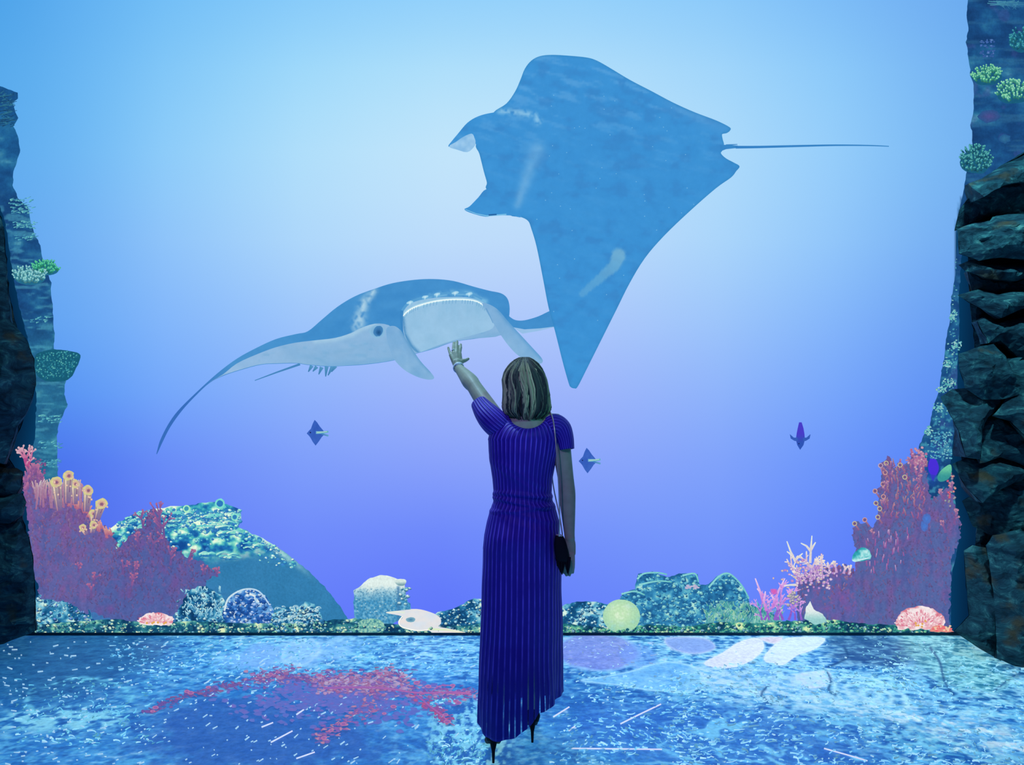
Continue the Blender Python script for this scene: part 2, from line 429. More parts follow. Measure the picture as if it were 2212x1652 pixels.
    c = mixc(c, mixc((88, 168, 236), (160, 222, 246), fbm(px*0.04, py*0.06, 51)), k*0.8); c = mixc(c, (180, 232, 248), np.exp(-(dd/2.2)**2)*0.7)
    for poly, cc in (([(1520,1432),(1560,1410),(1600,1385),(1640,1378),(1650,1400),(1625,1425),(1590,1440),(1550,1442)], (228, 230, 240)),
                     ([(1650,1425),(1670,1395),(1700,1378),(1775,1376),(1778,1388),(1755,1404),(1720,1416),(1690,1436)], (220, 234, 240)),
                     ([(1640,1378),(1690,1376),(1672,1390)], (222, 206, 222)),
                     ([(1720,1458),(1790,1450),(1785,1480),(1740,1484)], (196, 222, 244)),
                     ([(1440,1378),(1520,1378),(1545,1400),(1500,1412),(1450,1400)], (140, 170, 228))):
        pp = catmull(poly, 4); k = inside(px, py, pp); dd, _ = seg_dist(px, py, pp+[pp[0]])
        c = mixc(c, mixc(np.array(cc)*0.97, np.minimum(np.array(cc)*1.06, 255), n1), k*0.95)
        c = mixc(c, (232, 240, 246), np.exp(-(dd/3)**2)*0.4)
    m, _ = spot(1720, 1418, 60, 14, 0, 0.4, 0.6); c = mixc(c, (44, 108, 186), m*0.55*smooth(1425, 1410, py)*0)
    # bright whirl to the right
    m, d = spot(1880, 1500, 85, 34, 0.25, 0.5, 0.3)
    for q, w in ((1.0, .07), (0.62, .08), (0.3, .1)): c = mixc(c, (196, 240, 246), np.clip(np.exp(-((d-q)/w)**2)*0.7, 0, 1))
    m, _ = spot(1700, 1490, 250, 45, 0.1, 0.8, 0.8); c = mixc(c, (156, 216, 244), m*0.45*smooth(0.35, 0.6, n1))
    # teal stone in the far right corner with dark cracks
    m, _ = spot(2060, 1430, 130, 50, 0.45, 0.6, 0.5); c = mixc(c, mixc((48, 128, 150), (150, 216, 216), smooth(0.4, 0.7, r2*0.6+n1*0.4)), m*0.7)
    for line in ([(2010,1400),(2030,1430),(2040,1470),(2060,1500)], [(1785,1450),(1795,1470),(1790,1490),(1805,1500)], [(1790,1440),(1830,1420),(1825,1400)], [(1660,1480),(1645,1500),(1665,1520)], [(2150,1490),(2190,1460),(2212,1455)]):
        dd, _ = seg_dist(px, py, catmull(line, 4, False)); c = mixc(c, (24, 70, 120), np.exp(-(dd/3.0)**2)*0.7)
    # curly threads at lower right
    m = smooth(1200, 1500, px)*smooth(1500, 1560, py)
    cur = smooth(0.80, 0.92, ridged(X*7+2*fbm(X*3, Y*3, 61), Y*7+2*fbm(X*3+7, Y*3, 62), 63, 2)); c = mixc(c, (122, 206, 240), cur*m*0.85)
    cur = smooth(0.82, 0.93, ridged(X*13+3*fbm(X*4, Y*4, 65), Y*12+2*fbm(X*3+7, Y*3, 66), 67, 2)); c = mixc(c, (90, 175, 232), cur*m*0.7)
    return c
def floor_xmax(Y):  return 3.35
xs = np.arange(-4.3, 4.2, 0.0065)
ys = np.concatenate([np.arange(-1.5, 2.7, 0.06), np.arange(2.7, WALL_Y, 0.008), [WALL_Y]])
Xg, Yg = np.meshgrid(xs, ys)
fc = floor_col(Xg.ravel(), Yg.ravel())
nx = len(xs); ny = len(ys)
me = bpy.data.meshes.new('floor')
vv = np.zeros((nx*ny, 3), np.float32); vv[:, 0] = Xg.ravel(); vv[:, 1] = Yg.ravel()
ii = (np.arange(ny-1)[:, None]*nx+np.arange(nx-1)[None, :]).ravel()
q = np.stack([ii, ii+1, ii+nx+1, ii+nx], 1).astype(np.int32)
me.vertices.add(nx*ny); me.vertices.foreach_set('co', vv.ravel())
me.loops.add(q.size); me.loops.foreach_set('vertex_index', q.ravel())
me.polygons.add(len(q)); me.polygons.foreach_set('loop_start', np.arange(0, q.size, 4, dtype=np.int32)); me.polygons.foreach_set('loop_total', np.full(len(q), 4, np.int32))
me.update(calc_edges=True)
at = me.color_attributes.new('tint', 'FLOAT_COLOR', 'POINT'); cc = np.ones((nx*ny, 4), np.float32); cc[:, :3] = lin(np.clip(fc, 0, 255)); at.data.foreach_set('color', cc.ravel())
me.materials.append(M_FLOOR)
fl = bpy.data.objects.new('floor', me); C.objects.link(fl); fl['kind'] = 'structure'

# ---- dark joint at the foot of the wall
v, f = box_mesh((-3.7, WALL_Y-0.022, 0.0), (3.6, WALL_Y-0.0005, 0.018))
o = mesh_obj('baseboard_back', v, f, simple_mat('dark_blue_joint', (0.006, 0.045, 0.08), 0.7, 0.2), None, None, False); o['kind'] = 'structure'

# ================================================================== THE PICTURE ON THE WALL: mantas and fish
def z6(pts): return [(940+u/2.145, 90+v/2.145) for u, v in pts]
def z5(pts): return [(300+u/2.353, 560+v/2.353) for u, v in pts]

def manta_top():
    root = wall_empty('manta_ray', 1250, 835, 'large blue manta ray seen from above with long thin tail pointing right', 'manta ray')
    def skin(px, py):
        n = fbm(px*0.035, py*0.05, 71, 4); st = fbm((px+py*0.35)*0.02, (py-px*0.3)*0.11, 72, 4)
        c = mixc((56, 140, 208), (64, 150, 216), n)
        up = smooth(420, 180, py)
        c = mixc(c, (92, 164, 222), smooth(0.50, 0.75, st)*(0.10+0.55*up))
        c = mixc(c, (60, 134, 200), smooth(0.45, 0.25, n)*0.6)
        d, a = seg_dist(px, py, z6([(300,325),(380,330),(460,345),(480,375)]))          # pale shoulder patch
        c = mixc(c, (140, 196, 232), np.exp(-(d/7)**2)*smooth(0.3, 0.6, fbm(px*0.15, py*0.15, 75))*0.9)
        d, a = seg_dist(px, py, z6([(475,500),(440,580),(410,680),(380,760)]))
        c = mixc(c, (118, 178, 224), np.exp(-(d/(17-9*a))**2)*(0.35+0.5*fbm(px*0.09, py*0.09, 76)))
        d, a = seg_dist(px, py, z6([(850,990),(830,1040),(770,1090),(680,1170)]))
        c = mixc(c, (128, 184, 212), smooth(1.15, 0.75, d/(15-8*a)+0.4*(fbm(px*0.12, py*0.12, 77)-.5))*(0.7-0.4*a))
        d, a = seg_dist(px, py, z6([(1090,280),(1200,330),(1330,400)])); c = mixc(c, (82, 150, 210), np.exp(-(d/20)**2)*0.4)
        return c
    body = z6([(190,475),(205,520),(225,600),(240,655),(238,685),(300,740),(345,803),(395,812),(430,830),(445,865),(470,950),(500,1100),(525,1230),(555,1340),(590,1480),(618,1580),(628,1600),(645,1606),(660,1598),(700,1520),(780,1360),(840,1240),(900,1120),(970,1005),(1060,900),(1180,785),(1300,680),(1370,630),(1392,603),(1408,580),(1380,562),(1345,543),(1322,520),(1330,505),(1336,478),(1330,455),(1328,430),(1350,424),(1366,412),(1360,398),(1300,368),(1200,330),(1100,285),(1000,232),(900,180),(800,120),(745,90),(700,77),(620,69),(540,65),(485,71),(445,92),(415,130),(395,180),(370,235),(330,290),(270,332),(250,400)])
    s = Sheet(0.012)
    rim = catmull(body, 4)
    def with_rim(px, py):
        d, _ = seg_dist(px, py, rim+[rim[0]]); return mixc(skin(px, py), (50, 132, 190), np.exp(-(d/3)**2)*0.5)
    s.area(rim, with_rim, 4.5)
    for k in range(60):
        x = random.uniform(1150, 1500); y = random.uniform(200, 720)
        if inside(np.array([x]), np.array([y]), body)[0]: s.blob(x, y, 1.2, 1.0, (120, 185, 228), n=5)
    s.build('body', M_PIC, root)
    # horn fins at the head
    s = Sheet(0.016)
    s.area(catmull(z6([(62,487),(80,462),(105,432),(150,380),(200,350),(262,334),(330,330),(350,380),(290,440),(215,470),(190,478),(180,440),(168,428),(130,446),(95,470)]), 4), skin, 4)
    up = s.build('cephalic_fin', M_PIC, root)
    s = Sheet(0.017)
    s.area(catmull(z6([(66,488),(95,470),(130,446),(168,430),(180,445),(188,468),(178,490),(148,512),(100,500)]), 3), lambda px, py: mixc((118, 176, 224), (166, 208, 240), fbm(px*.08, py*.08, 79)), 3)
    o = s.build('fin_underside', M_PIC, up); o['label'] = 'pale underside of the curled horn fin'
    s = Sheet(0.016)
    s.area(catmull(z6([(137,780),(160,766),(200,725),(237,687),(300,700),(360,760),(400,812),(345,805),(270,806),(235,811),(185,800)]), 4), skin, 4)
    s.stroke(z6([(140,780),(190,800),(240,810),(330,803)]), 1.5, 3, (120, 190, 230)); s.stroke(z6([(248,806),(285,803)]), 3, 3, (36, 96, 160))
    s.build('cephalic_fin', M_PIC, root)
    s = Sheet(0.013)
    s.stroke(z6([(1318,496),(1345,491),(1400,490)]), 14, 5, (56, 134, 200)); s.stroke(z6([(1345,482),(1398,479)]), 3, 1.5, (60, 134, 198))
    s.stroke(z6([(1390,492),(1500,491),(1700,486),(1850,483),(2000,484),(2098,488)]), 6.0, 1.8, (52, 128, 198), (60, 134, 196), smooth_k=4)
    s.build('tail', M_PIC, root)
manta_top()

def manta_front():
    root = wall_empty('manta_ray', 760, 975, 'manta ray facing the viewer with open white mouth above the raised hand', 'manta ray')
    def back(px, py):
        n = fbm(px*0.03, py*0.05, 81, 4)
        c = mixc((58, 134, 198), (74, 150, 210), n)
        d, a = seg_dist(px, py, z5([(1190,165),(1150,215),(1130,270),(1115,345)]))
        c = mixc(c, (176, 212, 232), np.exp(-(d/(8+5*a))**2)*smooth(0.25, 0.6, fbm(px*.13, py*.13, 83))*0.95)
        c = mixc(c, (84, 152, 208), smooth(700, 500, px)*0.4); c = mixc(c, (52, 104, 186), smooth(520, 390, px)*0.9)
        d, a = seg_dist(px, py, z5([(1395,225),(1480,190),(1590,170),(1680,175),(1760,215)])); c = mixc(c, (140, 200, 230), np.exp(-(d/6)**2)*0.75*smooth(0.25, 0.55, fbm(px*.1, py*.1, 84)))
        return c
    out = z5([(92,990),(98,960),(112,915),(150,840),(200,770),(290,680),(400,580),(500,505),(600,450),(700,405),(800,380),(860,366),(930,308),(1010,242),(1100,188),(1200,150),(1290,122),(1400,105),(1500,101),(1600,111),(1700,139),(1780,160),(1840,173),(1872,198),(1884,240),(1882,290),(1870,340),(1850,380),(1840,386),(1700,405),(1600,420),(1500,455),(1400,482),(1290,515),(1150,535),(1020,543),(960,545),(860,537),(800,529),(700,531),(620,536),(520,562),(430,592),(360,628),(290,692),(220,768),(160,852),(120,930)])
    # the hidden half wing passes behind the large ray
    s = Sheet(0.003)
    s.area(catmull(z5([(1860,270),(1885,292),(1915,309),(1960,310),(2030,290),(2100,258),(2180,240),(2180,330),(2115,343),(2030,352),(1960,356),(1900,350),(1850,350)]), 4), back, 5)
    w = s.build('wing', M_PIC, root)
    s = Sheet(0.0035)
    s.area(z5([(1900,345),(1960,356),(2040,351),(2130,340),(2040,362),(1950,378)]), (150, 192, 232), 4); s.build('wing_underside', M_PIC, w)
    s = Sheet(0.006); s.area(catmull(out, 4), back, 5); s.build('back', M_PIC, root)
    # pale belly
    belly = z5([(360,626),(430,585),(500,530),(600,484),(700,447),(800,424),(900,412),(1000,400),(1080,375),(1130,350),(1200,328),(1270,335),(1330,375),(1350,300),(1500,280),(1800,290),(1850,382),(1700,404),(1600,419),(1500,454),(1400,481),(1290,514),(1150,533),(1020,542),(960,543),(860,535),(800,527),(700,529),(620,534),(520,560),(430,590)])
    def belly_c(px, py):
        n = fbm(px*0.02, py*0.05, 86, 4)
        c = mixc((124, 174, 216), (150, 188, 224), n); c = mixc(c, (164, 196, 236), smooth(640, 560, px)*0.3)
        c = mixc(c, (116, 172, 214), smooth(0.62, 0.8, fbm(px*.05, py*.12, 87))*0.5)
        d, _ = seg_dist(px, py, z5([(900,415),(1000,405),(1090,380),(1140,350),(1200,330)])); c = mixc(c, (178, 214, 234), np.exp(-(d/6)**2)*.6)
        d, _ = seg_dist(px, py, z5([(1000,470),(1080,460),(1150,430)])); c = mixc(c, (118, 172, 212), np.exp(-(d/4)**2)*.35)
        d, _ = seg_dist(px, py, z5([(960,541),(1290,512),(1500,452),(1840,385)])); c = mixc(c, (112, 168, 214), np.exp(-(d/6)**2)*.5)
        return c
    s = Sheet(0.009); s.area(catmull(belly, 3), belly_c, 4.5, sides=False)
    o = s.build('belly', M_PIC, root); o['label'] = 'pale blue white belly'
    # the eye in its dark patch
    s = Sheet(0.0105); cx, cy = z5([(1218, 366)])[0]
    s.blob(cx-2, cy+1, 17, 15, (98, 158, 206), (138, 188, 222), n=20, wob=0.05); s.blob(cx, cy, 10, 12, (44, 104, 160), (70, 134, 190), n=18, wob=0.05, ang=0.5); s.blob(cx+1, cy+3, 6, 6.5, (28, 80, 132), (50, 110, 168), n=14, wob=0.05)
    s.build('eye', M_PIC, root)
    # mouth
    mouth = z5([(1342,300),(1340,262),(1370,232),(1420,212),(1500,198),(1600,192),(1680,196),(1740,214),(1775,240),(1795,290),(1800,350),(1700,385),(1600,412),(1500,446),(1420,474),(1380,440),(1352,380)])
    def mouth_c(px, py):
        c = mixc((140, 188, 222), (158, 200, 232), fbm(px*.03, py*.03, 88))
        st = vnoise(px*0.35, py*0.02, 89); c = mixc(c, (128, 184, 218), smooth(0.4, 0.9, st)*smooth(700, 660, py)*0.35)
        d, _ = seg_dist(px, py, z5([(1342,300),(1352,380),(1385,440),(1420,474)])); c = mixc(c, (60, 130, 186), np.exp(-(d/4)**2)*0.8)
        return c
    s = Sheet(0.0115); s.area(catmull(mouth, 4), mouth_c, 4, sides=False)
    rim = catmull(z5([(1345,290),(1372,262),(1420,238),(1500,216),(1580,206),(1660,206),(1720,216),(1765,246)]), 5, False)
    s.stroke(catmull(z5([(1340,262),(1370,226),(1430,200),(1500,182),(1590,172),(1680,176),(1745,204)]), 5, False), 6, 4, (86, 158, 210))
    for q in (0.2, 0.42, 0.55, 0.72, 0.86):
        x, y = catmull(z5([(1340,262),(1370,226),(1430,200),(1500,182),(1590,172),(1680,176),(1745,204)]), 5, False)[int(q*30)]; s.blob(x, y, 8, 3.4, (196, 228, 242), (140, 200, 230), n=9, ang=-.2); s.stroke([(x, y), (x-1, y+7)], 3, 1.5, (206, 234, 246), (150, 205, 232))
    s.stroke(rim, 7, 4, (176, 220, 236)); s.stroke(rim, 3, 2, (238, 250, 252))
    s.stroke(z5([(1338,262),(1336,310),(1340,370),(1356,420)]), 7, 3, (60, 134, 196))
    for i in range(1, 30):                                  # fine comb under the lip
        x, y = rim[min(int(i/30*len(rim)), len(rim)-1)]; s.stroke([(x, y+1), (x-1, y+9)], 1.2, 0.7, (96, 160, 205))
    o = s.build('mouth', M_PIC, root); o['label'] = 'open pale mouth with a bright white lip'
    def fin_c(px, py):
        return mixc((112, 166, 212), (140, 184, 222), fbm(px*.05, py*.05, 90))
    s = Sheet(0.013)
    f1 = catmull(z5([(1262,350),(1300,340),(1335,365),(1355,400),(1380,440),(1430,515),(1480,570),(1500,598),(1492,610),(1460,610),(1410,595),(1350,562),(1300,510),(1275,450),(1262,400)]), 4)
    s.area(f1, lambda px, py: mixc(fin_c(px, py), (86, 150, 198), np.exp(-(seg_dist(px, py, z5([(1335,365),(1355,400),(1380,440),(1430,515),(1480,570)]))[0]/4)**2)*.6), 4)
    s.build('cephalic_fin', M_PIC, root)
    s = Sheet(0.013)
    f2 = catmull(z5([(1745,225),(1785,232),(1830,262),(1880,320),(1940,385),(2000,450),(2045,500),(2052,522),(2035,530),(1990,518),(1930,490),(1880,440),(1840,385),(1805,330),(1775,280)]), 4)
    s.area(f2, lambda px, py: mixc(fin_c(px, py), (84, 152, 206), np.exp(-(seg_dist(px, py, z5([(1830,262),(1880,320),(1940,385),(2045,500)]))[0]/5)**2)*.7), 4)
    s.stroke(z5([(1765,250),(1785,290),(1800,325)]), 2.5, 1.2, (104, 160, 206))
    s.build('cephalic_fin', M_PIC, root)
    s = Sheet(0.004)
    s.stroke(z5([(590,616),(700,575),(820,533)]), 1.6, 5, (70, 134, 190)); s.build('tail', M_PIC, root)
    s = Sheet(0.004)
    for a, b in (((880,540),(862,572)), ((905,545),(885,570)), ((930,548),(915,585)), ((955,545),(950,596)), ((985,545),(962,590)), ((1000,542),(980,572))):
        s.stroke(z5([a, b]), 9, 2, (84, 150, 196), (60, 124, 178))
    s.build('pelvic_fin', M_PIC, root)
manta_front()

def small_fish(x, y, label, flip):
    root = wall_empty('tropical_fish', x, y+26, label, 'fish', None)
    s = Sheet(0.006)
    def bc(px, py): return mixc((44, 84, 178), (66, 108, 200), fbm(px*.15, py*.15, 92))
    if not flip:
        s.area([(x-22,y+1),(x-17,y-5),(x-13,y-9),(x-9,y-20),(x-5,y-28),(x,y-23),(x+6,y-14),(x+12,y-7),(x+15,y-3),(x+15,y+4),(x+10,y+9),(x+4,y+18),(x-3,y+27),(x-9,y+19),(x-14,y+10),(x-17,y+6)], bc, 3)
        s.blob(x-14, y-1, 1.6, 1.6, (20, 30, 90), n=6); s.build('body', M_PIC, root)
        s = Sheet(0.007); s.stroke([(x-2,y-1),(x+14,y-1),(x+25,y-3)], 6, 4, (112, 176, 208), (96, 178, 190)); s.stroke([(x+10,y+2),(x+25,y+6)], 3, 4, (60, 120, 190), (96, 160, 200)); s.stroke([(x,y-1),(x+22,y-3)], 3, 2, (160, 205, 196))
        o = s.build('tail', M_PIC, root); o['label'] = 'pale yellow green tail'
    else:
        s.area([(x-2,y-31),(x+3,y-31),(x+7,y-18),(x+9,y-6),(x+10,y+6),(x+7,y+18),(x,y+28),(x-6,y+18),(x-9,y+6),(x-7,y-8),(x-5,y-18)], lambda px, py: mixc((72, 60, 200), (46, 84, 180), smooth(y-10, y+15, py)), 3)
        s.blob(x-3, y+15, 1.4, 1.4, (20, 30, 90), n=6); s.build('body', M_PIC, root)
        for sg in (-1, 1):
            s = Sheet(0.007); s.area([(x+sg*6,y+2),(x+sg*14,y+2),(x+sg*22,y-5),(x+sg*20,y+4),(x+sg*12,y+9),(x+sg*6,y+10)], (52, 92, 184), 3); s.build('fin', M_PIC, root)
small_fish(685, 935, 'small blue diamond shaped fish below the mouthed manta ray, left of the woman', 0)
small_fish(1272, 995, 'small blue diamond shaped fish just right of the woman', 0)
small_fish(1728, 943, 'small violet fish pointing downward on the far right', 1)

# ================================================================== THE PICTURE ON THE WALL: the reef
TEAL = [(0, (18, 66, 112)), (0.35, (28, 92, 138)), (0.55, (44, 124, 160)), (0.75, (88, 176, 196)), (1, (176, 232, 224))]
def rockc(stops, sx, sy, seed, contrast=1.6, bias=0.0, dots=0.0):
    def f(px, py):
        n = fbm(px*sx, py*sy, seed, 5); w = worley(px*sx*2.2, py*sy*2.2, seed+9)[0]
        t = 0.5+(n-0.5)*contrast+bias+(0.35-w)*0.25
        c = pal(np.clip(t, 0, 1), stops)
        return c
    return f
PILLAR = [(0, (22, 62, 112)), (0.4, (26, 76, 130)), (0.6, (31, 90, 142)), (0.8, (44, 112, 154)), (1, (90, 160, 180))]
def cluster(s, cx, cy, rx, ry, n, c0, c1, tip, ln=9, w=4, tilt=0.0, seed=0):
    """finger coral: knobs fanning out of a centre, pale tips"""
    r = random.Random(seed)
    L = []
    for k in range(n):
        a = r.uniform(0, 2*PI); q = math.sqrt(r.random())
        L.append((q*math.cos(a), q*math.sin(a)))
    L.sort(key=lambda p: p[1]-0.3*abs(p[0]))
    for u, v in L:
        x = cx+u*rx; y = cy+v*ry
        dx = u*0.9+tilt; dy = -0.8+v*0.4; l = math.hypot(dx, dy)
        e = (x+dx/l*ln, y+dy/l*ln)
        m = r.random(); col = [c0[i]*(1-m)+c1[i]*m for i in range(3)]
        s.stroke([(x, y), ((x+e[0])/2+r.uniform(-1, 1), (y+e[1])/2), e], w*1.1, w*0.8, [q*0.62 for q in col], col)
        s.blob(e[0], e[1], w*0.5, w*0.5, tip, col, n=6)
def coral_thing(name, px, py, label, cat='coral', group=None):
    return wall_empty(name, px, py, label, cat, group)

# ---- right rock pillar in the picture
s = Sheet(0.004)
rp = rough([(2092,-120),(2090,0),(2088,40),(2092,60),(2087,90),(2093,130),(2096,165),(2104,185),(2103,240),(2097,270),(2102,310),(2095,340),(2087,370),(2083,400),(2078,430),(2072,470),(2068,540),(2062,600),(2055,640),(2052,690),(2045,720),(2040,770),(2034,800),(2030,840),(2018,870),(2008,920),(1995,940),(1984,965),(1983,1000),(1975,1060),(1960,1200),(1950,1362),(2052,1362),(2054,1250),(2072,1160),(2064,1080),(2052,1000),(2062,930),(2070,870),(2066,800),(2072,720),(2070,640),(2078,540),(2082,440),(2150,398),(2275,340),(2275,-120)], 2.5, 6, 3)
def rpc(px, py):
    c = rockc(PILLAR, 0.022, 0.035, 101, 1.5, -0.08)(px, py)
    st = fbm(px*0.01, py*0.12, 103, 4); c = mixc(c, (52, 110, 150), smooth(0.58, 0.75, st)*0.5)
    c = mixc(c, (70, 82, 150), smooth(0.62, 0.72, fbm(px*.03, py*.03, 105))*0.35)
    low = smooth(560, 720, py); c = mixc(c, (70, 156, 178), low*smooth(0.58, 0.7, fbm(px*.11, py*.13, 107))*0.75)
    c = mixc(c, (26, 66, 172), np.exp(-(((px-2014)/14)**2+((py-1010)/34)**2))*0.9)
    return c
s.area(rp, rpc, 3.5)
for k in range(170):
    y = random.uniform(560, 1000); x = np.interp(y, [560, 700, 800, 870, 940, 1000], [2070, 2058, 2046, 2030, 2012, 2000])+random.uniform(-6, 22)
    if x < 2066: s.blob(x, y, random.uniform(1, 3.4), random.uniform(1, 2.6), random.choice([(120,206,210),(170,226,205),(84,170,196),(90,190,170)]), (60,130,160), n=6, wob=.4)
for cx, cy, rx, ry in ((2058, 682, 9, 10), (2066, 745, 11, 11), (2046, 786, 10, 8), (2050, 826, 16, 10), (2034, 842, 12, 6), (2025, 880, 12, 11), (2004, 930, 9, 10)):
    for k in range(34):
        a = random.uniform(0, 6.28); q = math.sqrt(random.random()); x = cx+math.cos(a)*rx*q; y = cy+math.sin(a)*ry*q
        s.blob(x, y, random.uniform(1.2, 3), random.uniform(1, 2.4), random.choice([(186,236,214),(130,212,206),(96,196,166),(210,240,226)]), (80,160,176), n=6, wob=.4)
for k in range(40):
    s.blob(2134+random.uniform(-16, 14), 105+random.uniform(-18, 18), random.uniform(2, 4), random.uniform(1.5, 3), random.choice([(84,120,190),(110,150,206),(60,96,160)]), (44,86,150), n=7, wob=.4)
for k in range(30):
    s.stroke([(2150+random.uniform(-20, 50), random.uniform(2, 12)), (2185+random.uniform(-30, 50), random.uniform(6, 22))], 2, 1, (70, 140, 166), (40, 100, 150))
s.blob(2136, 252, 26, 14, (74, 78, 140), (40, 84, 140), n=14); s.blob(2170, 300, 12, 10, (50, 110, 150), (36, 90, 142), n=12)
pl = s.build('rock_pillar', M_REEF); tag(pl, 'blue underwater rock column filling the upper right edge of the wall picture', 'rock')
for cx, cy, rx, ry, n, c0, c1, tip, lab in (
    (2130, 164, 30, 17, 90, (44,140,142), (84,186,150), (176,240,178), 'pale green finger coral high on the right rock column, nearest the water'),
    (2188, 200, 36, 21, 110, (52,150,150), (96,196,160), (190,242,190), 'pale green finger coral cut by the right frame edge'),
    (2206, 88, 26, 22, 60, (26,98,140), (48,140,156), (84,176,176), 'dim teal coral cut by the right frame edge near the top'),
    (2107, 346, 31, 27, 130, (24,92,122), (52,138,150), (112,204,190), 'round teal spiky coral standing out from the right rock column')):
    s = Sheet(0.008)
    s.area(catmull([(cx+rx*1.02*math.cos(a)*random.uniform(.92, 1.08), cy+4+ry*math.sin(a)*random.uniform(.9, 1.1)) for a in [i*PI/6 for i in range(12)]], 2), (26, 92, 124), 5)
    cluster(s, cx, cy, rx, ry, n, c0, c1, tip, 8, 4.2, 0, cx)
    o = s.build('finger_coral', M_REEF); tag(o, lab, 'coral', 'finger corals on the rock columns')

# ---- left rock pillar
s = Sheet(0.004)
lp = rough([(-75,150),(0,186),(38,200),(40,212),(28,222),(38,255),(30,275),(40,300),(44,325),(30,370),(28,400),(40,430),(60,445),(63,460),(72,500),(88,530),(92,560),(104,590),(110,610),(112,650),(116,700),(118,760),(150,790),(140,830),(140,850),(146,880),(130,905),(122,940),(125,1020),(140,1100),(90,1110),(62,1060),(74,960),(80,880),(76,800),(58,720),(40,650),(24,560),(12,480),(-10,420),(-75,400)], 3, 6, 5)
def lpc(px, py):
    c = rockc(PILLAR, 0.024, 0.04, 121, 1.5, -0.02)(px, py)
    c = mixc(c, (30, 104, 160), smooth(560, 250, py)*0.35)
    c = mixc(c, (46, 120, 150), smooth(640, 820, py)*0.55)
    st = fbm(px*0.03, py*0.14, 123, 4); c = mixc(c, (84, 168, 190), smooth(0.56, 0.70, st)*smooth(400, 470, py)*0.5)
    return c
s.area(lp, lpc, 3.5)
for y0, n in ((436, 26), (455, 30), (486, 40), (512, 26), (690, 14), (905, 40), (960, 30), (1000, 40)):
    for k in range(n):
        y = y0+random.uniform(-8, 8); x = np.interp(y0, [430, 520, 690, 900, 1000], [44, 58, 90, 108, 106])+random.uniform(-26, 22)
        s.stroke([(x, y), (x+random.uniform(3, 12), y+random.uniform(-4, 1))], random.uniform(1.5, 3), 1, random.choice([(96,186,196),(70,150,180),(120,206,200)]), (56,130,160))
for k in range(90): 
    y = random.uniform(200, 275); s.stroke([(random.uniform(-5, 30), y), (random.uniform(5, 38), y-random.uniform(2, 6))], 2.2, 1, random.choice([(34,84,124),(46,110,140),(24,70,110)]))
pl = s.build('rock_pillar', M_REEF); tag(pl, 'blue underwater rock column along the left edge of the wall picture', 'rock')
for cx, cy, rx, ry, n, c0, c1, tip, lab in (
    (66, 596, 34, 17, 120, (60,146,170), (110,190,196), (184,230,220), 'pale blue green finger coral on the left rock column'),
    (100, 580, 27, 12, 60, (34,140,140), (64,186,140), (120,224,150), 'bright green finger coral jutting right from the left rock column')):
    s = Sheet(0.008); s.area(catmull([(cx+rx*math.cos(a), cy+3+ry*math.sin(a)) for a in [i*PI/5 for i in range(10)]], 2), (34, 106, 140), 5)
    cluster(s, cx, cy, rx, ry, n, c0, c1, tip, 8, 4.2, 0.1, cx)
    o = s.build('finger_coral', M_REEF); tag(o, lab, 'coral', 'finger corals on the rock columns')
s = Sheet(0.008)
s.area(rough(catmull([(80,765),(110,755),(150,758),(170,764),(174,776),(162,800),(152,816),(132,824),(100,822),(82,812),(76,788)], 3), 2, 4, 8), (24, 92, 118), 4)
r_ = random.Random(4)
for k in range(320):
    x = r_.uniform(80, 172); y = r_.uniform(757, 820)
    if inside(np.array([x]), np.array([y]), [(82,765),(150,758),(170,766),(170,778),(150,814),(100,820),(80,800)])[0]:
        s.blob(x, y, r_.uniform(1.2, 2.6), r_.uniform(1.2, 2.6), r_.choice([(52,150,160),(84,186,190),(110,206,190),(40,120,150)]), (28,100,126), n=6)
tag(s.build('table_coral', M_REEF), 'dark teal speckled coral shelf sticking out of the left rock column', 'coral')

# ---- hump of rock at lower left
s = Sheet(0.005)
hump = rough([(238,1140),(270,1120),(300,1104),(340,1100),(375,1092),(410,1090),(440,1086),(470,1084),(500,1092),(520,1102),(520,1120),(514,1138),(540,1150),(570,1164),(600,1182),(630,1204),(655,1224),(680,1246),(705,1272),(730,1302),(752,1335),(752,1367),(150,1367),(180,1250)], 3.0, 6, 9, 0.09)
def hc(px, py):
    d, _ = seg_dist(px, py, [(238,1140),(300,1104),(440,1086),(514,1110),(560,1160),(640,1215),(700,1268),(752,1335)])
    plain = mixc((44, 118, 168), (58, 132, 182), fbm(px*.02, py*.02, 131)); plain = mixc(plain, (72, 104, 178), smooth(1240, 1330, py)*smooth(560, 400, px)*0.5)
    tex = rockc([(0, (20,76,150)), (0.3, (30,110,176)), (0.5, (52,160,186)), (0.68, (120,214,196)), (0.85, (186,240,214)), (1, (236,250,224))], 0.045, 0.06, 133, 2.4, 0.03)(px, py)
    m = smooth(1222, 1180, py+0.10*(px-450)+22*(fbm(px*.05, py*.05, 135)-0.5)-smooth(540, 660, px)*26)
    c = mixc(plain, tex, m)
    edge = np.exp(-(d/7)**2)*smooth(480, 560, px)*smooth(690, 600, px); c = mixc(c, mixc((150,220,222), (230,246,226), fbm(px*.2, py*.2, 137)), edge*0.8)
    return c
s.area(hump, hc, 3)
r_ = random.Random(12)
for k in range(900):                                     # encrusting coral lumps on the crown of the hump
    x = r_.uniform(250, 640); y = 1100+max(0, (x-520)*0.62)+abs(r_.gauss(0, 34))
    if y > 1225 or not inside(np.array([x]), np.array([y]), hump)[0]: continue
    s.nub(x, y, r_.uniform(1.6, 5), r_.choice([(130,216,210),(170,236,210),(86,176,206),(222,246,214),(100,206,190),(206,240,226),(60,130,196)]), r_.choice([(36,110,180),(50,136,186)]))
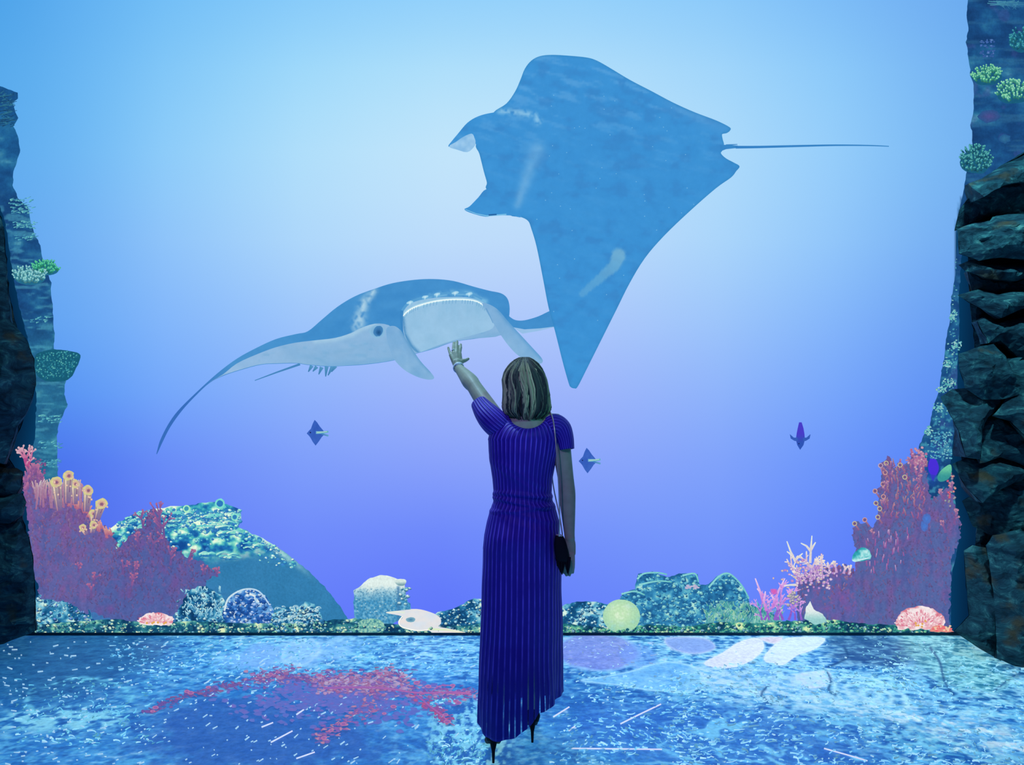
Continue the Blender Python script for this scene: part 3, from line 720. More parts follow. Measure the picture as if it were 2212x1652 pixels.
for cx, cy, w in ((398,1104,24), (460,1112,26), (478,1092,12), (505,1112,18), (372,1128,18), (310,1136,22), (478,1130,34), (495,1150,30), (440,1138,22), (550,1176,24), (500,1196,30), (450,1196,26), (392,1206,20), (285,1122,16)):
    
    for q in range(7):
        ww = w*random.uniform(.25, .6); ox = random.uniform(-w*.6, w*.6); oy = random.uniform(-4, 7)
        s.stroke(catmull([(cx+ox-ww, cy+oy+random.uniform(0, 4)), (cx+ox, cy+oy-random.uniform(0, 3)), (cx+ox+ww, cy+oy+random.uniform(-1, 4))], 4, False), random.uniform(2, 5), 1.5, random.choice([(226,250,222),(176,236,214),(120,214,206)]), (96,196,200))
        s.stroke([(cx+ox-ww*.7, cy+oy+6), (cx+ox+ww*.6, cy+oy+6)], 3, 1.5, (36,112,176), (56,140,186))
s.ring(476, 1087, 11, 4, (120,220,206), (44,120,190)); s.ring(508, 1116, 8, 3, (140,226,206), (50,130,190)); s.ring(404, 1098, 8, 3, (170,236,196), (60,150,180))
tag(s.build('reef_mound', M_REEF), 'large rounded blue reef mound with bright encrusted crown at lower left', 'reef rock')

# ---- lumpy reef strips along the foot of the wall
def reef_strip(top, stops, seed, label, n, cols, lump=(2, 6), mat=M_REEF, depth=0.006, amp=3, bottom=1367, sx=0.05, name='reef_rock', bias=0):
    s = Sheet(depth)
    poly = rough(list(top)+[(top[-1][0], bottom), (top[0][0], bottom)], amp, 5, seed, 0.15)
    s.area(poly, rockc(stops, sx, sx*1.15, seed, 2.2, bias), 3)
    r = random.Random(seed); x0 = top[0][0]; x1 = top[-1][0]; ty = min(p[1] for p in top)
    for k in range(n):
        x = r.uniform(x0+3, x1-3); yt = np.interp(x, [p[0] for p in top], [p[1] for p in top]); y = r.uniform(yt+2, bottom-2)
        q = (y-yt)/(bottom-yt)
        a = r.uniform(*lump)*.8; c = r.choice(cols); w = r.random()
        if w < 0.7: s.nub(x, y, a, c, stops[0][1] if r.random() < .5 else stops[1][1])
        elif w < .85:
            an = r.uniform(0, 6.3); s.stroke(catmull([(x+math.cos(an)*a, y+math.sin(an)*a*.5), (x+r.uniform(-1, 1), y-r.uniform(0, a*.5)), (x-math.cos(an)*a, y-math.sin(an)*a*.5)], 3, False), r.uniform(1.2, 2.6), .8, c)
        else: s.blob(x, y, a*.5, a*.4, c, [v*0.6 for v in c], n=7, wob=.3)
    return s
BR = [(150,214,230),(196,232,236),(110,180,214),(210,236,214),(60,130,180),(30,84,140)]
ST = [(0, (14,60,104)), (0.35, (24,92,140)), (0.55, (48,132,176)), (0.75, (116,190,214)), (1, (214,240,226))]
s = reef_strip([(78,1290),(100,1272),(130,1262),(160,1270),(185,1300),(205,1345)], ST, 141, '', 272, BR+[(120,150,214)], bias=-0.06)
for k in range(26): s.stroke([(128, 1292), (128+random.uniform(-44, 60), 1292+random.uniform(-30, 34))], 2.4, 1, (110, 170, 206), (40, 110, 160))
tag(s.build('feather_coral', M_REEF), 'dark teal feathery coral tuft in the lower left corner', 'coral')
s = reef_strip([(380,1300),(400,1270),(440,1262),(480,1285),(500,1330)], ST, 143, '', 272, BR, depth=0.009)
for k in range(70):
    x = random.uniform(395, 480); y = random.uniform(1275, 1335); s.stroke([(x, y), (x+random.uniform(-8, 10), y-random.uniform(6, 14))], 3, 1.6, (70,150,190), (186,230,236))
tag(s.build('branching_coral', M_REEF), 'pale blue bushy coral between the pink anemone and round lump coral', 'coral')
s = reef_strip([(482,1320),(490,1296),(508,1278),(532,1270),(556,1274),(578,1290),(590,1316),(592,1340)], [(0, (24,70,140)), (.4, (44,110,190)), (.6, (84,150,214)), (.8, (150,196,232)), (1, (226,236,236))], 145, '', 260, [(216,232,240),(170,196,236),(84,140,206),(40,90,170)], lump=(3, 7), depth=0.010)
s.stroke(catmull([(486,1318),(496,1290),(528,1272),(560,1276),(584,1306)], 5, False), 4, 3, (214,236,240), (170,205,236))
tag(s.build('lump_coral', M_REEF), 'domed blue lump coral with white wavy ridges at left foot of wall', 'coral')
s = reef_strip([(585,1345),(592,1322),(615,1310),(640,1315),(660,1300),(680,1304),(694,1325),(700,1350)], ST, 147, '', 304, BR, lump=(3, 7), depth=0.011)
for k in range(60):
    x = random.uniform(598, 694); y = random.uniform(1310, 1352); r0 = random.uniform(3, 7); a0 = random.uniform(2.4, 4)
    s.stroke([(x+math.cos(a0+q*.5)*r0, y+math.sin(a0+q*.5)*r0*.7) for q in range(6)], 2.4, 1.4, (206,232,232), (120,180,210))
tag(s.build('ruffled_coral', M_REEF), 'low ruffled white edged coral right of the domed lump coral', 'coral')
s = reef_strip([(78,1350),(160,1342),(260,1336),(330,1346),(420,1340),(520,1345),(640,1345),(700,1340),(770,1335),(830,1345),(900,1352),(1010,1350),(1040,1345),(1120,1350)], [(0, (14,56,96)), (.4, (24,90,120)), (.6, (60,140,150)), (.8, (140,204,176)), (1, (226,240,190))], 149, '', 650, [(170,220,186),(214,236,200),(80,160,150),(30,90,120),(120,180,200)], lump=(2, 6), depth=0.012)
tag(s.build('rubble_strip', M_REEF), 'low strip of greenish coral rubble along the wall foot left of the woman', 'coral rubble', kind='stuff')

# ---- white boulder coral and its neighbours
s = Sheet(0.010)
bw = [(764,1300),(766,1285),(765,1275),(775,1268),(785,1258),(800,1248),(820,1242),(840,1243),(858,1250),(872,1252),(877,1258),(874,1262),(878,1290),(880,1300),(886,1304),(888,1315),(880,1330),(840,1350),(780,1348),(766,1330)]
def bwc(px, py):
    sh = smooth(1262, 1300, py+0.15*(860-px)*0+14*(fbm(px*.08, py*.08, 151)-.5))
    c = mixc((222, 238, 234), (70, 150, 196), sh)
    w = worley(px*0.16, py*0.16, 153)[0]; c = mixc(c, (44, 110, 150), smooth(0.35, 0.1, w)*smooth(1262, 1276, py)*0.75)
    c = mixc(c, (176, 222, 232), smooth(0.5, 0.7, w)*sh*0.45)
    c = mixc(c, (62, 120, 168), np.exp(-((px-861)/3.5)**2)*smooth(1262, 1268, py)*0.8)
    return c
s.area(rough(bw, 1.5, 5, 6), bwc, 2.6)
r_ = random.Random(2)
for k in range(150):
    x = r_.uniform(770, 858); y = r_.uniform(1272, 1340); s.blob(x, y, r_.uniform(1, 2.6), r_.uniform(.8, 2), r_.choice([(60,120,160),(90,150,180),(190,226,230)]), (110,170,200), n=6, wob=.3)
s.area(rough(catmull([(853,1252),(872,1250),(878,1256),(872,1264),(858,1262)], 3), 1, 3, 8), lambda px, py: mixc((214,232,226), (120,160,170), smooth(1254, 1263, py)), 2)
for k in range(18): s.nub(r_.uniform(862, 886), r_.uniform(1268, 1318), r_.uniform(3, 5), r_.choice([(176,220,220),(120,190,206),(206,230,226)]), (50,110,150))
tag(s.build('boulder_coral', M_REEF), 'white topped pitted boulder coral left of the woman', 'coral')
s = Sheet(0.014); s.area(catmull([(770,1352),(778,1340),(800,1335),(822,1338),(831,1350),(824,1364),(780,1365)], 3), lambda px, py: pal(worley(px*.22, py*.22, 155)[0], [(0, (190,226,196)), (.35, (140,200,180)), (.7, (56,130,150))]), 2.4)
tag(s.build('star_coral', M_REEF), 'small oval pitted green coral in front of the white boulder coral', 'coral')
s = Sheet(0.015)
s.area(catmull([(834,1322),(860,1318),(900,1315),(930,1322),(950,1332),(953,1345),(948,1352),(975,1357),(1008,1366),(975,1368),(940,1367),(925,1360),(900,1360),(870,1353),(862,1342),(870,1330)], 4), lambda px, py: mixc((246, 226, 214), (206, 226, 244), fbm(px*.03, py*.08, 157)), 3)
s.blob(888, 1337, 11, 5, (60,120,160), (130,180,200), n=12); s.stroke([(836,1322),(860,1320),(875,1322)], 2, 4, (226,236,220)); s.stroke([(925,1357),(970,1359),(1006,1367)], 5, 2, (214,236,196), (240,240,210))
s.stroke(catmull([(870,1330),(862,1342),(870,1353),(900,1360),(925,1359)], 4, False), 2.5, 2.5, (250,250,240))
tag(s.build('plate_sponge', M_PIC), 'smooth cream plate sponge lying at the wall foot left of the woman', 'sponge')
s = reef_strip([(930,1335),(945,1322),(965,1318),(985,1312),(1005,1300),(1025,1292),(1044,1294),(1080,1300),(1122,1316)], ST, 159, '', 320, BR, depth=0.009)
tag(s.build('reef_rock', M_REEF), 'low teal lumpy reef rock touching the left side of the dress', 'reef rock')
# ---- right of the woman
s = reef_strip([(1122,1320),(1160,1306),(1195,1312),(1215,1308),(1245,1298),(1290,1300),(1320,1306),(1345,1330)], ST, 161, '', 336, BR, depth=0.008, bias=.03)
tag(s.build('reef_rock', M_REEF), 'low teal reef rock touching the right side of the dress', 'reef rock')
s = reef_strip([(1330,1310),(1345,1280),(1372,1272),(1378,1240),(1410,1234),(1440,1246),(1472,1238),(1505,1240),(1510,1262),(1530,1262),(1555,1240),(1572,1236),(1592,1252),(1614,1280),(1622,1320)], [(0, (28,88,140)), (.4, (44,122,172)), (.6, (62,146,190)), (.8, (104,186,202)), (1, (176,226,214))], 163, '', 900, [(120,196,212),(84,170,196),(40,110,160),(150,214,206),(56,140,190)], lump=(2, 7), depth=0.007, bias=-.02, bottom=1367)
for ln in ([(1376,1250),(1390,1238),(1420,1236),(1440,1240)], [(1380,1262),(1420,1254),(1450,1256)], [(1474,1242),(1500,1238),(1508,1256)], [(1530,1268),(1552,1244),(1574,1238),(1600,1262),(1616,1290)], [(1342,1282),(1370,1276),(1392,1284)]):
    s.stroke(catmull(ln, 4, False), 4, 3, (140,212,214), (110,196,196))
for k in range(14): s.blob(random.uniform(1480, 1512), 1267+random.uniform(-4, 3), 4, 2, (226,180,206), (150,180,214), n=7)
tag(s.build('reef_rock', M_REEF), 'broad teal reef rock with two knobs behind the round yellow coral', 'reef rock')
s = Sheet(0.014)
def rb(px, py):
    q = np.hypot((px-1338)/42, (py-1322)/36); c = mixc((216, 240, 208), (150, 208, 190), smooth(.2, 1.1, q)); return mixc(c, (176, 220, 170), smooth(.4, .7, ridged(px*.09, py*.12, 165))*.6)
s.area([(1342+40*math.cos(a), 1330+36*math.sin(a)) for a in [i*PI/20 for i in range(40)]], rb, 3)
tag(s.build('brain_coral', M_REEF), 'smooth round yellow green brain coral right of the woman', 'coral')
s = reef_strip([(1120,1350),(1200,1345),(1260,1350),(1330,1358),(1400,1348),(1480,1352),(1560,1342),(1640,1346),(1700,1340),(1800,1338),(1860,1346),(1960,1350),(2052,1352)], [(0, (14,56,92)), (.4, (24,92,110)), (.6, (50,140,140)), (.8, (120,200,160)), (1, (214,236,180))], 167, '', 700, [(120,200,150),(70,170,140),(186,226,180),(30,96,110),(130,180,200)], lump=(2, 6), depth=0.012)
tag(s.build('rubble_strip', M_REEF), 'low strip of green weedy rubble along the wall foot right of the woman', 'coral rubble', kind='stuff')
# green soft tuft
s = Sheet(0.010); r_ = random.Random(31)
s.area(rough([(1530,1310),(1560,1296),(1600,1300),(1640,1312),(1680,1330),(1690,1360),(1520,1362)], 5, 5, 17), rockc([(0,(36,100,140)),(.5,(70,150,170)),(1,(160,214,190))], .06, .06, 169, 2), 3.5)
for k in range(420):
    x = r_.uniform(1525, 1690); y = r_.uniform(1306, 1358); a = r_.uniform(-.6, .6); l = r_.uniform(6, 14)
    s.stroke([(x, y), (x+a*l*.5, y-l*.5), (x+a*l*1.3, y-l)], 2.2, 0.8, (60,150,150), r_.choice([(150,220,186),(110,200,180),(190,226,170),(150,190,210)]))
tag(s.build('soft_coral', M_REEF), 'green tufted soft coral left of the pink branching coral', 'coral')

def branch(s, x, y, ang, ln, w, depth, r, c0, c1, spread=0.55, dec=0.75, blobtip=None):
    n = 3; pts = [(x, y)]; a = ang
    for i in range(n):
        a += r.uniform(-.16, .16); x += math.cos(a)*ln/n; y -= math.sin(a)*ln/n; pts.append((x, y))
    cA = c0 if depth > 1 else c0
    s.stroke(pts, w, w*0.62, c0, c0 if depth > 0 else c1)
    if depth <= 0:
        if blobtip: s.blob(x, y, w*.7, w*.7, blobtip, c1, n=7)
        return
    m = [c0[i]*.6+c1[i]*.4 for i in range(3)]
    for q in range(r.choice([2, 2, 3])):
        b = r.uniform(-spread, spread)+(spread*.6 if q == 0 else -spread*.6 if q == 1 else 0)
        branch(s, x, y, a+b, ln*dec*r.uniform(.75, 1.1), w*.72, depth-1, r, m, c1, spread, dec, blobtip)
    if r.random() < .6:
        k = r.randint(1, 2); branch(s, pts[k][0], pts[k][1], a+r.choice([-1, 1])*r.uniform(.5, .9), ln*.5, w*.6, depth-2 if depth > 1 else 0, r, m, c1, spread, dec, blobtip)
# pink staghorn
s = Sheet(0.013); r_ = random.Random(41)
for x, a, l, w in ((1672,1.35,34,7),(1690,1.9,26,6),(1660,1.9,24,5),(1645,1.7,20,5),(1702,1.1,26,6),(1716,1.4,24,5),(1680,1.6,22,6),(1650,1.2,18,5),(1730,1.7,20,5)):
    branch(s, x, 1338, a, l, w, 3, r_, (140,96,200), (226,170,232), .5)
for pts in ([(1648,1300),(1640,1275),(1630,1248)], [(1648,1285),(1634,1270)], [(1668,1310),(1680,1275),(1694,1248)], [(1684,1266),(1700,1262)], [(1676,1300),(1664,1284)], [(1655,1318),(1648,1296),(1652,1276)]):
    s.stroke(pts, 7, 2.4, (196,120,214), (232,206,240))
s.blob(1670, 1276, 9, 6, (226,96,176), (186,110,206), n=8, wob=.3)
tag(s.build('staghorn_coral', M_REEF), 'pink violet branching coral left of the pale yellow staghorn', 'coral')

# ---- red soft coral masses
def red_mass(name, outline, label, seed, fringe=0.75, n=700, haze=(84,96,160), red=(142,72,138), parent=None, tipcols=((206,112,146),(186,96,150),(226,160,176),(160,84,136)), depth=0.010, dark=0.0):
    s = Sheet(depth)
    o = rough(outline, 7, 4, seed, 0.16)
    ys = [p[1] for p in outline]; y0, y1 = min(ys), max(ys)
    def f(px, py):
        q = (py-y0)/(y1-y0); nn = fbm(px*.05, py*.035, seed, 4); v = fbm(px*.10, py*.03, seed+3, 3)
        c = mixc(haze, red, np.clip((nn-.42)*3.0-(q-.4)*0.7, 0, .9)); c = mixc(c, (66, 84, 148), smooth(.55, .75, v)*.55)
        c = mixc(c, (156, 88, 140), smooth(.62, .8, fbm(px*.16, py*.16, seed+5))*(.75-.5*q)); return c*(1-dark*q[:, None])
    s.area(o, f, 3.2)
    r = random.Random(seed); arr = np.array(outline)
    x0, x1 = arr[:, 0].min(), arr[:, 0].max(); k = 0; tries = 0
    while k < n and tries < n*20:
        tries += 1
        x = r.uniform(x0, x1); y = y0+(y1-y0)*(r.random()**1.5)
        if not inside(np.array([x]), np.array([y]), outline)[0]: continue
        q = (y-y0)/(y1-y0)
        if r.random() < q*0.6: continue
        k += 1.7; c = r.choice(tipcols); hz = .42+.45*q; c = [v*(1-hz)+(haze[i]*.6+red[i]*.4)*hz for i, v in enumerate(c)]
        l = r.uniform(4, 11); a = PI/2+r.uniform(-.8, .8)
        s.stroke([(x, y), (x+math.cos(a)*l*.5+r.uniform(-1, 1), y-math.sin(a)*l*.5), (x+math.cos(a)*l, y-math.sin(a)*l)], r.uniform(2, 3.6), 1.4, [v*.75 for v in c], c)
        if r.random() < .5: s.blob(x+math.cos(a)*l, y-math.sin(a)*l, 2.4, 2.2, c, [v*.8 for v in c], n=6)
    return s
def fringe(s, path, n, seed, c0, c1, ln=(8, 16), w=4, rim=None, spread=.7):
    r = random.Random(seed); d = catmull(path, 8, False)
    for k in range(n):
        x, y = d[r.randrange(len(d))]; x += r.uniform(-5, 5); y += r.uniform(-3, 6); a = PI/2+r.uniform(-spread, spread); l = r.uniform(*ln)
        e = (x+math.cos(a)*l, y-math.sin(a)*l)
        s.stroke([(x-math.cos(a)*6, y+math.sin(a)*8), (x, y), e], w*1.1, w*.7, c0, c1)
        if rim: s.ring(e[0], e[1], w*.8, w*.35, rim, c0, n=8)
LO = [(60,1100),(52,1060),(58,1020),(75,1005),(90,1020),(100,1055),(130,1070),(160,1080),(190,1095),(205,1120),(225,1140),(250,1165),(262,1200),(240,1250),(215,1300),(190,1325),(150,1300),(90,1290),(74,1240),(64,1160)]
root = coral_thing('red_soft_coral', 150, 1300, 'tall purple red soft coral beside the left dark rock')
s = red_mass('x', LO, '', 201, haze=(92,98,160), red=(130,84,146), n=750)
s.build('coral_body', M_REEF, root)
s = Sheet(0.014)
fringe(s, [(56,1060),(64,1022),(84,1010),(100,1050),(130,1068)], 60, 203, (130,76,136), (206,120,146), (6, 13), 4)
fringe(s, [(120,1080),(160,1085),(190,1098),(206,1126),(240,1150)], 60, 205, (190,96,120), (240,170,140), (7, 14), 4.5)
for k in range(90): x = random.uniform(78, 180); s.stroke([(x, random.uniform(1050, 1100)), (x+random.uniform(-4, 4), random.uniform(1040, 1060)), (x+random.uniform(-8, 8), random.uniform(1032, 1050))], 3.5, 2.5, (170,110,140), random.choice([(226,196,176),(206,150,166),(226,214,200)]))
s.build('branch_fringe', M_REEF, root)
root = coral_thing('red_soft_coral', 345, 1325, 'wide purple red soft coral in front of the left reef mound')
s = red_mass('x', [(250,1345),(200,1320),(190,1290),(210,1240),(240,1215),(262,1180),(290,1150),(310,1140),(322,1100),(345,1105),(352,1150),(370,1180),(400,1200),(440,1215),(470,1240),(440,1262),(410,1275),(392,1310),(372,1335),(330,1345)], '', 207, haze=(74,96,160), red=(108,80,148), n=620, tipcols=((180,84,136),(150,78,140),(206,130,166),(100,84,150)))
s.build('coral_body', M_REEF, root)
s = Sheet(0.014); r_ = random.Random(5)
for x, y, h in ((312,1140,40),(350,1150,66),(342,1150,50),(356,1170,60),(300,1180,30),(268,1240,30),(205,1260,26),(410,1215,28),(172,1235,20),(290,1250,36),(280,1290,50),(200,1290,30),(440,1240,20),(470,1245,20),(330,1200,50),(370,1220,40)):
    s = Sheet(0.014); branch(s, x, y, PI/2+r_.uniform(-.15, .15), h*.55, 6, 2, r_, (108,80,142), (170,92,138), .5, .6, (206,130,146)); s.build('coral_branch', M_REEF, root)
# small red sprig at the left rock
s = Sheet(0.012); r_ = random.Random(15)
for a in (1.2, 1.6, 1.9): branch(s, 62, 1010, a, 22, 7, 2, r_, (200,70,126), (236,180,180), .5, .7, (240,206,196))
for k in range(50): s.blob(random.uniform(60, 100), 1000+random.uniform(-10, 50), 3, 2.5, random.choice([(156,80,130),(180,110,140),(110,76,130)]), (110,70,120), n=6)
tag(s.build('red_soft_coral', M_REEF), 'small pinkish red coral sprig topmost beside the left dark rock', 'coral')

# ---- yellow rimmed tube sponges, left
SP = [(126,1040,13,62,-.1),(152,1026,12,60,.05),(166,1044,10,44,.0),(194,1058,12,46,.1),(223,1087,13,34,.35),(205,1108,9,24,0),(182,1138,8,16,-.6),(206,1132,9,18,.2)]
SL = ['yellow rimmed tube sponge leftmost of the upper row', 'tallest yellow rimmed tube sponge with square cup', 'short tube sponge leaning against the tallest one', 'yellow rimmed tube sponge right of the tallest one', 'ringed tube sponge furthest right, against the blue water', 'small tube sponge below the furthest right ring', 'pale small sponge mouth lowest on the left side', 'lowest pale sponge mouth beside the reef mound']
for (x, y, r, h, tl), lb in zip(SP, SL):
    s = Sheet(0.016+0.0005*r)
    s.stroke(catmull([(x-tl*h*.9, y+h), (x-tl*h*.5, y+h*.5), (x, y)], 4, False), r*1.1, r*1.75, (116,96,150), (186,170,156))
    s.stroke([(x-tl*h*.9-3, y+h), (x-r*.5, y+4)], 2, 3, (176,120,140), (240,226,190)); s.stroke([(x-tl*h*.5+r*.3, y+h*.6), (x+r*.4, y+4)], 1.5, 2, (110,70,130), (150,110,130))
    s.blob(x, y, r, r*.92, (226,220,160), (206,200,140), n=14, wob=.12); s.blob(x+1, y, r*.68, r*.62, (196,150,140), (216,186,160), n=12, wob=.12); s.blob(x+1, y+1, r*.34, r*.32, (110,80,130), (176,120,130), n=10)
    for k in range(5): s.blob(x+random.uniform(-r, r), y+random.uniform(0, h*.6), 2.5, 2.5, (240,230,190), (200,150,150), n=6)
    tag(s.build('tube_sponge', M_REEF), lb, 'sponge', 'yellow rimmed tube sponges')

# ---- right: tall red soft coral
RO = [(1850,1330),(1848,1280),(1846,1230),(1850,1190),(1842,1160),(1846,1128),(1868,1130),(1880,1138),(1896,1128),(1900,1100),(1896,1060),(1905,1030),(1900,1000),(1918,988),(1930,1010),(1945,1008),(1962,1000),(1970,980),(1986,976),(1994,1000),(2002,1040),(2010,1080),(2040,1060),(2052,1045),(2062,1100),(2072,1130),(2074,1160),(2060,1190),(2050,1230),(2048,1367),(1846,1367)]
root = coral_thing('red_soft_coral', 1950, 1340, 'tall purple red soft coral rising beside the right dark rock')
s = red_mass('x', RO, '', 211, haze=(80,102,160), red=(118,86,148), n=1000, depth=0.010, tipcols=((176,92,146),(160,84,144),(206,130,160),(130,96,160)))
for x, y in ((1995,1135),(2000,1120)): s.blob(x, y, 9, 12, (60,130,220), (70,110,190), n=8)
s.build('coral_body', M_REEF, root)
s = Sheet(0.014); r_ = random.Random(8)
for k in range(90):
    x = r_.uniform(1902, 2000); y = r_.uniform(990, 1110); s.stroke([(x, y+10), (x+r_.uniform(-3, 3), y+4), (x+r_.uniform(-5, 5), y-3)], 3.2, 2, (150,76,120), r_.choice([(190,110,146),(206,150,146),(180,150,136)]))
for x, y, h in ((1920,1030,34),(1908,1060,24),(1980,1030,40),(1990,1060,40),(1968,1020,36),(2036,1080,26),(2052,1060,20),(2040,1150,30),(2058,1130,34),(1910,1100,24),(1885,1160,20)):
    s2 = Sheet(0.015); branch(s2, x, y, PI/2+r_.uniform(-.25, .25), h*.5, 6, 2, r_, (126,84,142), (186,120,150), .5, .6, (216,170,166)); s2.build('coral_branch', M_REEF, root)
for x, y in ((1910,1020),(1905,1045),(1888,1060),(1906,1072),(1890,1086),(1898,1098),(1866,1122),(1844,1130),(1894,1116),(1942,1004),(1952,1030),(1912,1000),(1900,1005)):
    s.stroke([(x+10, y+14), (x, y)], 4, 3, (140,90,130), (190,130,130)); s.ring(x, y, 5.5, 2, random.choice([(226,170,150),(214,206,150),(206,180,190)]), (120,84,120), n=9)
for k in range(60): s.blob(1978+random.gauss(0, 9), 990+random.gauss(0, 13), 3.2, 3, random.choice([(226,186,180),(196,120,160),(236,214,200),(170,90,146)]), (200,120,150), n=7)
for k in range(26): s.stroke([(random.uniform(1870, 1925), random.uniform(1140, 1210))]*1+[(random.uniform(1870, 1925), random.uniform(1140, 1210))], .1, .1, (150,90,150)) if False else None
for k in range(40):
    x = r_.uniform(1870, 1960); y = r_.uniform(1150, 1240); s.stroke([(x, y), (x+r_.uniform(-2, 2), y-r_.uniform(6, 16))], 3, 1.5, (140,80,150), r_.choice([(216,130,176),(190,96,150),(226,190,220)]))
s.build('branch_fringe', M_REEF, root)
# teal cup coral between
s = Sheet(0.015); s.area(rough(catmull([(1842,1200),(1858,1182),(1876,1188),(1878,1206),(1858,1210),(1842,1212)], 3), 2, 4, 3), rockc([(0,(30,130,150)),(.5,(60,180,190)),(1,(190,236,236))], .1, .1, 221, 2), 3); s.stroke([(1850,1209),(1874,1204)], 4, 3, (196,234,240))
if 0: s.stroke([(1908+random.uniform(-5, 5), 1160), (1912+random.uniform(-5, 5), 1145-random.uniform(0, 10))], 2.5, 1.5, (120,206,214), (200,236,236))
tag(s.build('cup_coral', M_REEF), 'small bright teal cup coral left of the tall red coral', 'coral')
# violet fish and green leaf coral by the right rock
s = Sheet(0.012); s.area(catmull([(2008,992),(2014,986),(2022,996),(2026,1012),(2018,1028),(2008,1022),(2004,1008)], 3), (72,48,214), 4); s.area([(2008,1024),(2020,1026),(2014,1038)], (52,60,190), 4)
tag(s.build('tropical_fish', M_PIC), 'small deep violet fish beside the green leaf coral at the right rock', 'fish')
s = Sheet(0.013); s.area(catmull([(2024,1032),(2030,1018),(2044,1006),(2052,1004),(2053,1020),(2046,1034),(2030,1040)], 3), lambda px, py: mixc((56,150,150), (104,196,160), smooth(1030, 1010, py)), 3.5)
tag(s.build('leaf_coral', M_REEF), 'small green leaf coral against the right rock column', 'coral')
s = Sheet(0.012)
for k in range(140): s.blob(2030+random.uniform(-22, 24), 950+random.uniform(-18, 40), random.uniform(1.5, 3.4), 2, random.choice([(110,206,216),(60,150,190),(160,230,220)]), (50,120,160), n=6)
for k in range(26): s.blob(2048+random.gauss(0, 7), 1060+random.gauss(0, 22), 3, 2.6, random.choice([(236,110,130),(250,180,140),(120,200,190)]), (150,80,120), n=6)
tag(s.build('encrusting_coral', M_REEF), 'speckled bright teal and pink crust on the right rock column above the tall red coral', 'coral')
# pale yellow staghorn with violet foot
root = coral_thing('staghorn_coral', 1770, 1340, 'pale yellow tipped staghorn coral in front of the tall red coral')
s = red_mass('x', [(1720,1340),(1722,1290),(1716,1262),(1740,1240),(1790,1225),(1830,1220),(1850,1232),(1862,1300),(1845,1366),(1722,1366)], '', 231, haze=(86,100,166), red=(116,90,160), n=160, depth=0.009)
s.build('coral_body', M_REEF, root)
s = Sheet(0.015); r_ = random.Random(77)
for x, y, a, h in ((1722,1260,1.75,34),(1730,1260,2.0,24),(1748,1255,1.5,50),(1756,1250,1.4,38),(1772,1250,1.3,34),(1716,1240,1.9,34),(1745,1230,1.6,34),(1770,1230,1.2,26),(1738,1250,2.4,26),(1790,1238,1.5,22),(1805,1236,1.7,22),(1820,1238,1.4,20),(1832,1240,1.5,16),(1760,1240,1.9,30)):
    s2 = Sheet(0.015); branch(s2, x, y, a, h*.6, 6, 2, r_, (196,160,206), (240,232,214), .6, .7); s2.build('coral_branch', M_REEF, root)
for pts in ([(1718,1215),(1706,1190),(1698,1168)], [(1712,1200),(1698,1190)], [(1716,1208),(1732,1194)], [(1748,1215),(1750,1180),(1752,1156)], [(1750,1190),(1740,1178),(1728,1172)], [(1750,1186),(1760,1170)], [(1722,1262),(1706,1262),(1692,1264)], [(1722,1250),(1706,1240)]):
    s.stroke(pts, 6, 2.2, (216,206,210), (226,236,226))
for k in range(130): s.blob(1755+random.gauss(0, 30), 1240+random.gauss(0, 13), random.uniform(2, 4.5), random.uniform(2, 3.6), random.choice([(236,206,236),(250,240,236),(206,160,216),(240,236,180)]), (160,120,190), n=7)
[s.nub(1711+random.gauss(0, 6), 1288+random.gauss(0, 8), random.uniform(2, 4.5), random.choice([(214,210,170),(190,186,180)]), (120,116,170)) for k in range(26)]
s.build('branches', M_REEF, root)
s = Sheet(0.015); s.area(rough([(1736,1335),(1742,1310),(1748,1298),(1756,1314),(1775,1325),(1785,1340),(1760,1348)], 3, 4, 19), lambda px, py: mixc((226,236,236), (150,206,206), smooth(1315, 1340, py)), 3)
tag(s.build('white_sponge', M_REEF), 'small white cone sponge under the pale staghorn coral', 'sponge')

# ---- anemones
def anemone(cx, cy, rx, ry, label, seed):
    s = Sheet(0.016); r = random.Random(seed)
    s.area(rough([(cx+rx*math.cos(a), cy+ry*math.sin(a) if math.sin(a) < 0.3 else cy+ry*.45) for a in [-i*PI/14 for i in range(28)]], 4, 4, seed), lambda px, py: mixc((244,230,232), (216,120,140), smooth(.48, .75, fbm(px*.09, py*.11, seed))*smooth(.1, .8, np.hypot((px-cx)/rx, (py-cy)/ry))), 3)
    for k in range(int(rx*3.6)):
        a = r.uniform(.1, PI-.1); q = r.uniform(.2, .95); x = cx+math.cos(a)*rx*q; y = cy+ry*.3-math.sin(a)*ry*q; l = r.uniform(5, 12)
        s.stroke([(x, y), (x+math.cos(a)*l, y-math.sin(a)*l*.8)], 3.6, 2.2, (226,160,176), r.choice([(250,236,236),(216,100,134),(246,214,216),(250,236,236)]))
    for k in range(6): s.blob(cx+r.uniform(-rx*.6, rx*.6), cy+r.uniform(-2, ry*.3), 2.6, 2.6, (226,170,90), n=6)
    tag(s.build('sea_anemone', M_REEF), label, 'sea anemone', 'pink sea anemones')
anemone(340, 1340, 36, 18, 'pink and white sea anemone at the left wall foot', 3)
anemone(1985, 1342, 52, 34, 'large pink and white sea anemone beside the right rock foot', 4)
s = Sheet(0.017); s.area(rough([(2010,1352),(2030,1348),(2050,1356),(2058,1363),(2005,1363)], 2, 4, 23), (226,140,130), 4)
for k in range(30): s.blob(random.uniform(2012, 2052), random.uniform(1350, 1361), 3, 2, random.choice([(236,110,120),(240,200,170)]), n=6)
tag(s.build('encrusting_sponge', M_REEF), 'low coral pink sponge between the big anemone and the right rock', 'sponge')

